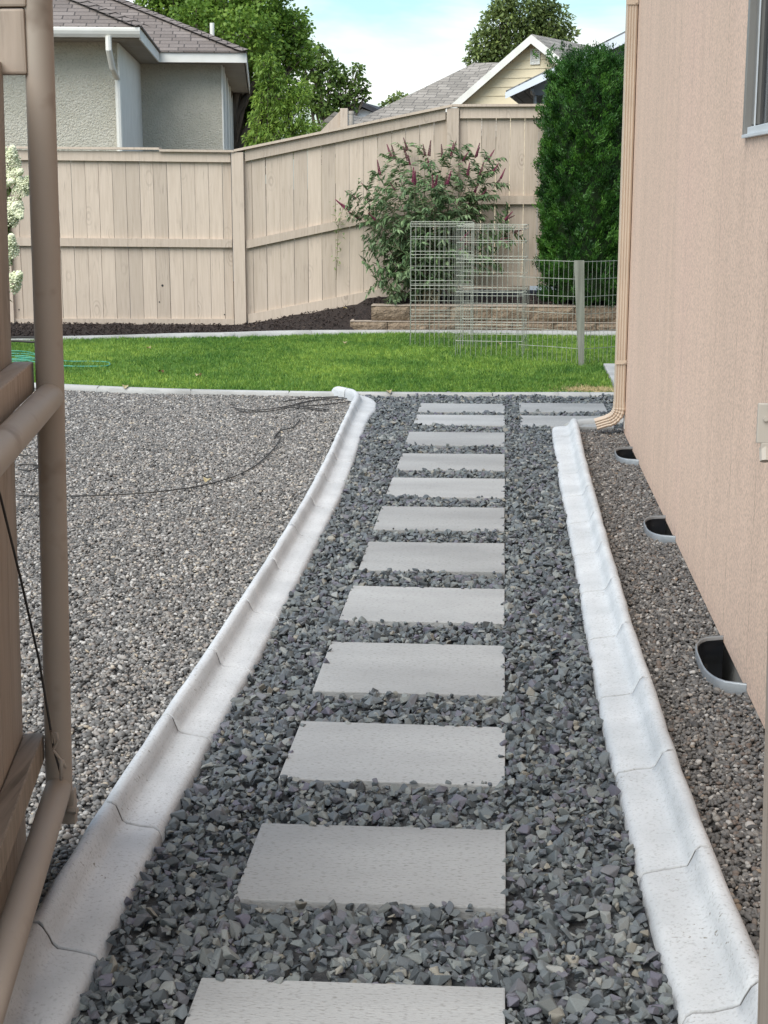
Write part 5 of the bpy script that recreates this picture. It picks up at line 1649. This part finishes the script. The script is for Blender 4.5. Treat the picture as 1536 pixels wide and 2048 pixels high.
for k in range(6):
    z0 = 4.035 + k * .042
    vs = [cp3(-.079, -.045, z0), cp3(.079, -.045, z0), cp3(.079, -.025, z0 + .034), cp3(-.079, -.025, z0 + .034)]
    mb.add(vs + [v + bk * .006 for v in vs], [(0, 1, 2, 3), (4, 7, 6, 5), (0, 4, 5, 1), (3, 2, 6, 7)], .5)
mb.build('louvre_vent', M['white'], ch)
# wing to the left with a hip end
rL, rR = Vector([float(c) for c in PY(948, 126, 37.4)]), Vector([float(c) for c in PY(1040, 124, 36.6)])
eL, eR = Vector([float(c) for c in PY(690, 252, 35.0)]), Vector([float(c) for c in PY(1000, 262, 33.8)])
mb = MB()
bL, bR = eL + bk * 6.5, eR + bk * 6.5
vs = [rL, rR, eL, eR, bL, bR]
vs = [v - CO for v in vs] + [v - CO - Vector((0, 0, .12)) for v in (eL, eR, bR, bL)]
mb.add(vs, [(0, 2, 3, 1), (0, 4, 2), (0, 1, 5, 4), (1, 3, 5), (2, 6, 7, 3), (4, 9, 6, 2), (6, 9, 8, 7)], .5)
mb.build('wing_roof', M['roof2'], ch)
mb = MB(); q = [eL.lerp(eR, .08), eL.lerp(eR, .98)]; q = [q[0] + bk * .4, q[1] + bk * .4, q[1] + bk * 5.9, q[0] + bk * 5.9]
vs = [Vector((p.x, p.y, -.4)) - CO for p in q] + [Vector((p.x, p.y, eL.z - .13)) - CO for p in q]
mb.add(vs, [(0, 3, 2, 1), (4, 5, 6, 7), (0, 1, 5, 4), (1, 2, 6, 5), (2, 3, 7, 6), (3, 0, 4, 7)], .5); mb.build('wing_wall', M['cream'], ch)

# ------------------------------------------------------------------ slate-roofed house further right
sh = empty('slate_house', (1.8, 24, 0))
tag(sh, 'blue grey house with dark shingles and white fascia behind the arborvitae', 'house')
SO_ = Vector((1.8, 24, 0))
def ps(x, y, Y): return Vector([float(c) for c in PY(x, y, Y)])
eA = ps(1012, 181, 24); pk = ps(1290, 42, 24); dx_ = pk.x - eA.x; far = Vector((.35, 5.0, 0)); pR = Vector((pk.x + dx_, 24, eA.z))
mb = MB()
def slab(a, b, c, d, th):
    vs = [a, b, c, d] + [p - Vector((0, 0, th)) for p in (a, b, c, d)]
    mb.add([p - SO_ for p in vs], [(0, 1, 2, 3), (4, 7, 6, 5), (0, 4, 5, 1), (1, 5, 6, 2), (2, 6, 7, 3), (3, 7, 4, 0)], .5)
slab(eA, pk, pk + far, eA + far, .05); slab(pk + Vector((.001, 0, 0)), pR, pR + far, pk + far + Vector((.001, 0, 0)), .05)
mb.build('roof', M['roof3'], sh)
mb = MB(); n0 = Vector((0, -.02, 0))
a, b = eA + n0 + Vector((-.01, 0, -.03)), pk + n0 + Vector((0, 0, -.03))
for p, q in ((a, b), (b, pR + n0 + Vector((0, 0, -.03)))):
    mb.add([v - SO_ for v in (p, q, q - Vector((0, 0, .16)), p - Vector((0, 0, .09)), p + Vector((0, .019, 0)), q + Vector((0, .019, 0)), q + Vector((0, .019, -.16)), p + Vector((0, .019, -.09)))],
           [(0, 1, 2, 3), (4, 7, 6, 5), (0, 4, 5, 1), (3, 2, 6, 7), (0, 3, 7, 4), (1, 5, 6, 2)], .5)
mb.build('fascia', mat('blue_white_fascia', (.62, .66, .70), (.68, .71, .75), bump=0), sh)
mb = MB(); wx0 = eA.x + .42; slope_ = (pk.z - eA.z) / dx_
q = [(wx0, 24.45), (pR.x - .42, 24.45), (pR.x - .42 + .3, 28.8), (wx0 + .3, 28.8)]
zt_ = eA.z + .42 * slope_ - .08
vs = [Vector((x, y, -.4)) for x, y in q] + [Vector((x, y, zt_)) for x, y in q] + [Vector((pk.x, 24.45, pk.z - .08)), Vector((pk.x + .3, 28.8, pk.z - .08))]
mb.add([v - SO_ for v in vs], [(0, 3, 2, 1), (0, 1, 5, 8, 4), (1, 2, 6, 5), (2, 3, 7, 9, 6), (3, 0, 4, 7), (4, 8, 9, 7), (5, 6, 9, 8)], .5)
mb.build('wall', M['blue'], sh)
wp = ps(1079, 195, 24.43)
mb = MB(); mb.box((wp.x - .07 - SO_.x, .43, wp.z - .5), (wp.x + .05 - SO_.x, .449, wp.z + .03)); mb.build('window', M['glass'], sh)
mb = MB(); mb.tube([tuple(ps(1064, 178, 24.1) - SO_), tuple(ps(1064, 184, 24.2) - SO_), tuple(ps(1070, 192, 24.4) - SO_), tuple(ps(1070, 260, 24.4) - SO_)], .028, 8); mb.build('downspout', M['galv'], sh)

# ------------------------------------------------------------------ small far houses and what shows over the fence
def small_house(name, label, xl, xr, ye, xp, yp, Y, wm, rm, depth=6., over=.4):
    e0 = empty(name, (float(PY((xl + xr) / 2, ye, Y)[0]), Y, 0)); tag(e0, label, 'house')
    O = Vector(e0.location); a, b, p = ps(xl, ye, Y), ps(xr, ye, Y), ps(xp, yp, Y); F_ = Vector((1.2, depth, 0))
    mb = MB()
    for u, v in ((a, p), (p, b)):
        vs = [u, v, v + F_, u + F_]; vs = vs + [q - Vector((0, 0, .18)) for q in vs]
        mb.add([q - O for q in vs], [(0, 1, 2, 3), (4, 7, 6, 5), (0, 4, 5, 1), (1, 5, 6, 2), (2, 6, 7, 3), (3, 7, 4, 0)], .5)
    mb.build('roof', rm, e0)
    mb = MB(); i = Vector((0, over, 0)); a2, b2 = a.lerp(b, .08) + i, a.lerp(b, .92) + i; p2 = p + i - Vector((0, 0, .25))
    vs = [Vector((a2.x, a2.y, -.4)), Vector((b2.x, b2.y, -.4)), b2 - Vector((0, 0, .1)), p2, a2 - Vector((0, 0, .1))]; vs += [v + F_ * .9 for v in vs]
    mb.add([q - O for q in vs], [(0, 1, 2, 3, 4), (5, 9, 8, 7, 6), (0, 5, 6, 1), (1, 6, 7, 2), (2, 7, 8, 3), (3, 8, 9, 4), (4, 9, 5, 0)], .5)
    mb.build('wall', wm, e0); return e0
small_house('white_house', 'distant white house with a near black gable roof above the fence', 690, 772, 226, 722, 203, 62, mat('white_siding', (.62, .64, .67), bump=0), mat('black_shingle', (.03, .03, .035), (.045, .045, .05), bump=.1), 14)
small_house('brown_house', 'small grey roofed house low behind the leaning fence board', 622, 712, 262, 668, 224, 40, M['cream'], M['roof2'], 8)
nf = empty('neighbour_fence', (float(PY(688, 250, 19)[0]), 19, 0)); tag(nf, 'tan post and sloping board of another fence showing over the top of the fence', 'fence')
NO = Vector(nf.location)
mb = MB(); a, b = ps(681, 217, 19), ps(696, 217, 19); mb.box((a.x - NO.x, -.05, -.4), (b.x - NO.x, .05, a.z), bev=.004); mb.build('post', M['fence'], nf)
mb = MB(); a, b = ps(632, 272, 19.02), ps(680, 222, 19.02)
d_ = Vector((0, .03, 0)); lo = Vector((0, 0, -.22))
vs = [a, b, b + lo, a + lo]; vs = vs + [v + d_ for v in vs]
mb.add([v - NO for v in vs], [(0, 1, 2, 3), (4, 7, 6, 5), (0, 4, 5, 1), (1, 5, 6, 2), (2, 6, 7, 3), (3, 7, 4, 0)]); mb.build('sloping_board', M['fence'], nf)
mb = MB(); c = ps(703, 222, 19.3); mb.tube([(c.x, 19.3, -.4), (c.x, 19.3, c.z - .03)], .030, 12); mb.tube([(c.x, 19.3, c.z - .035), (c.x, 19.3, c.z)], .036, 12)
o = mb.build('vent_pipe', M['pvc'], smooth=True, auto=40); rebase(o, (c.x, 19.3, 0)); tag(o, 'short cream plastic pipe with a cap beside the neighbouring fence post', 'pipe')
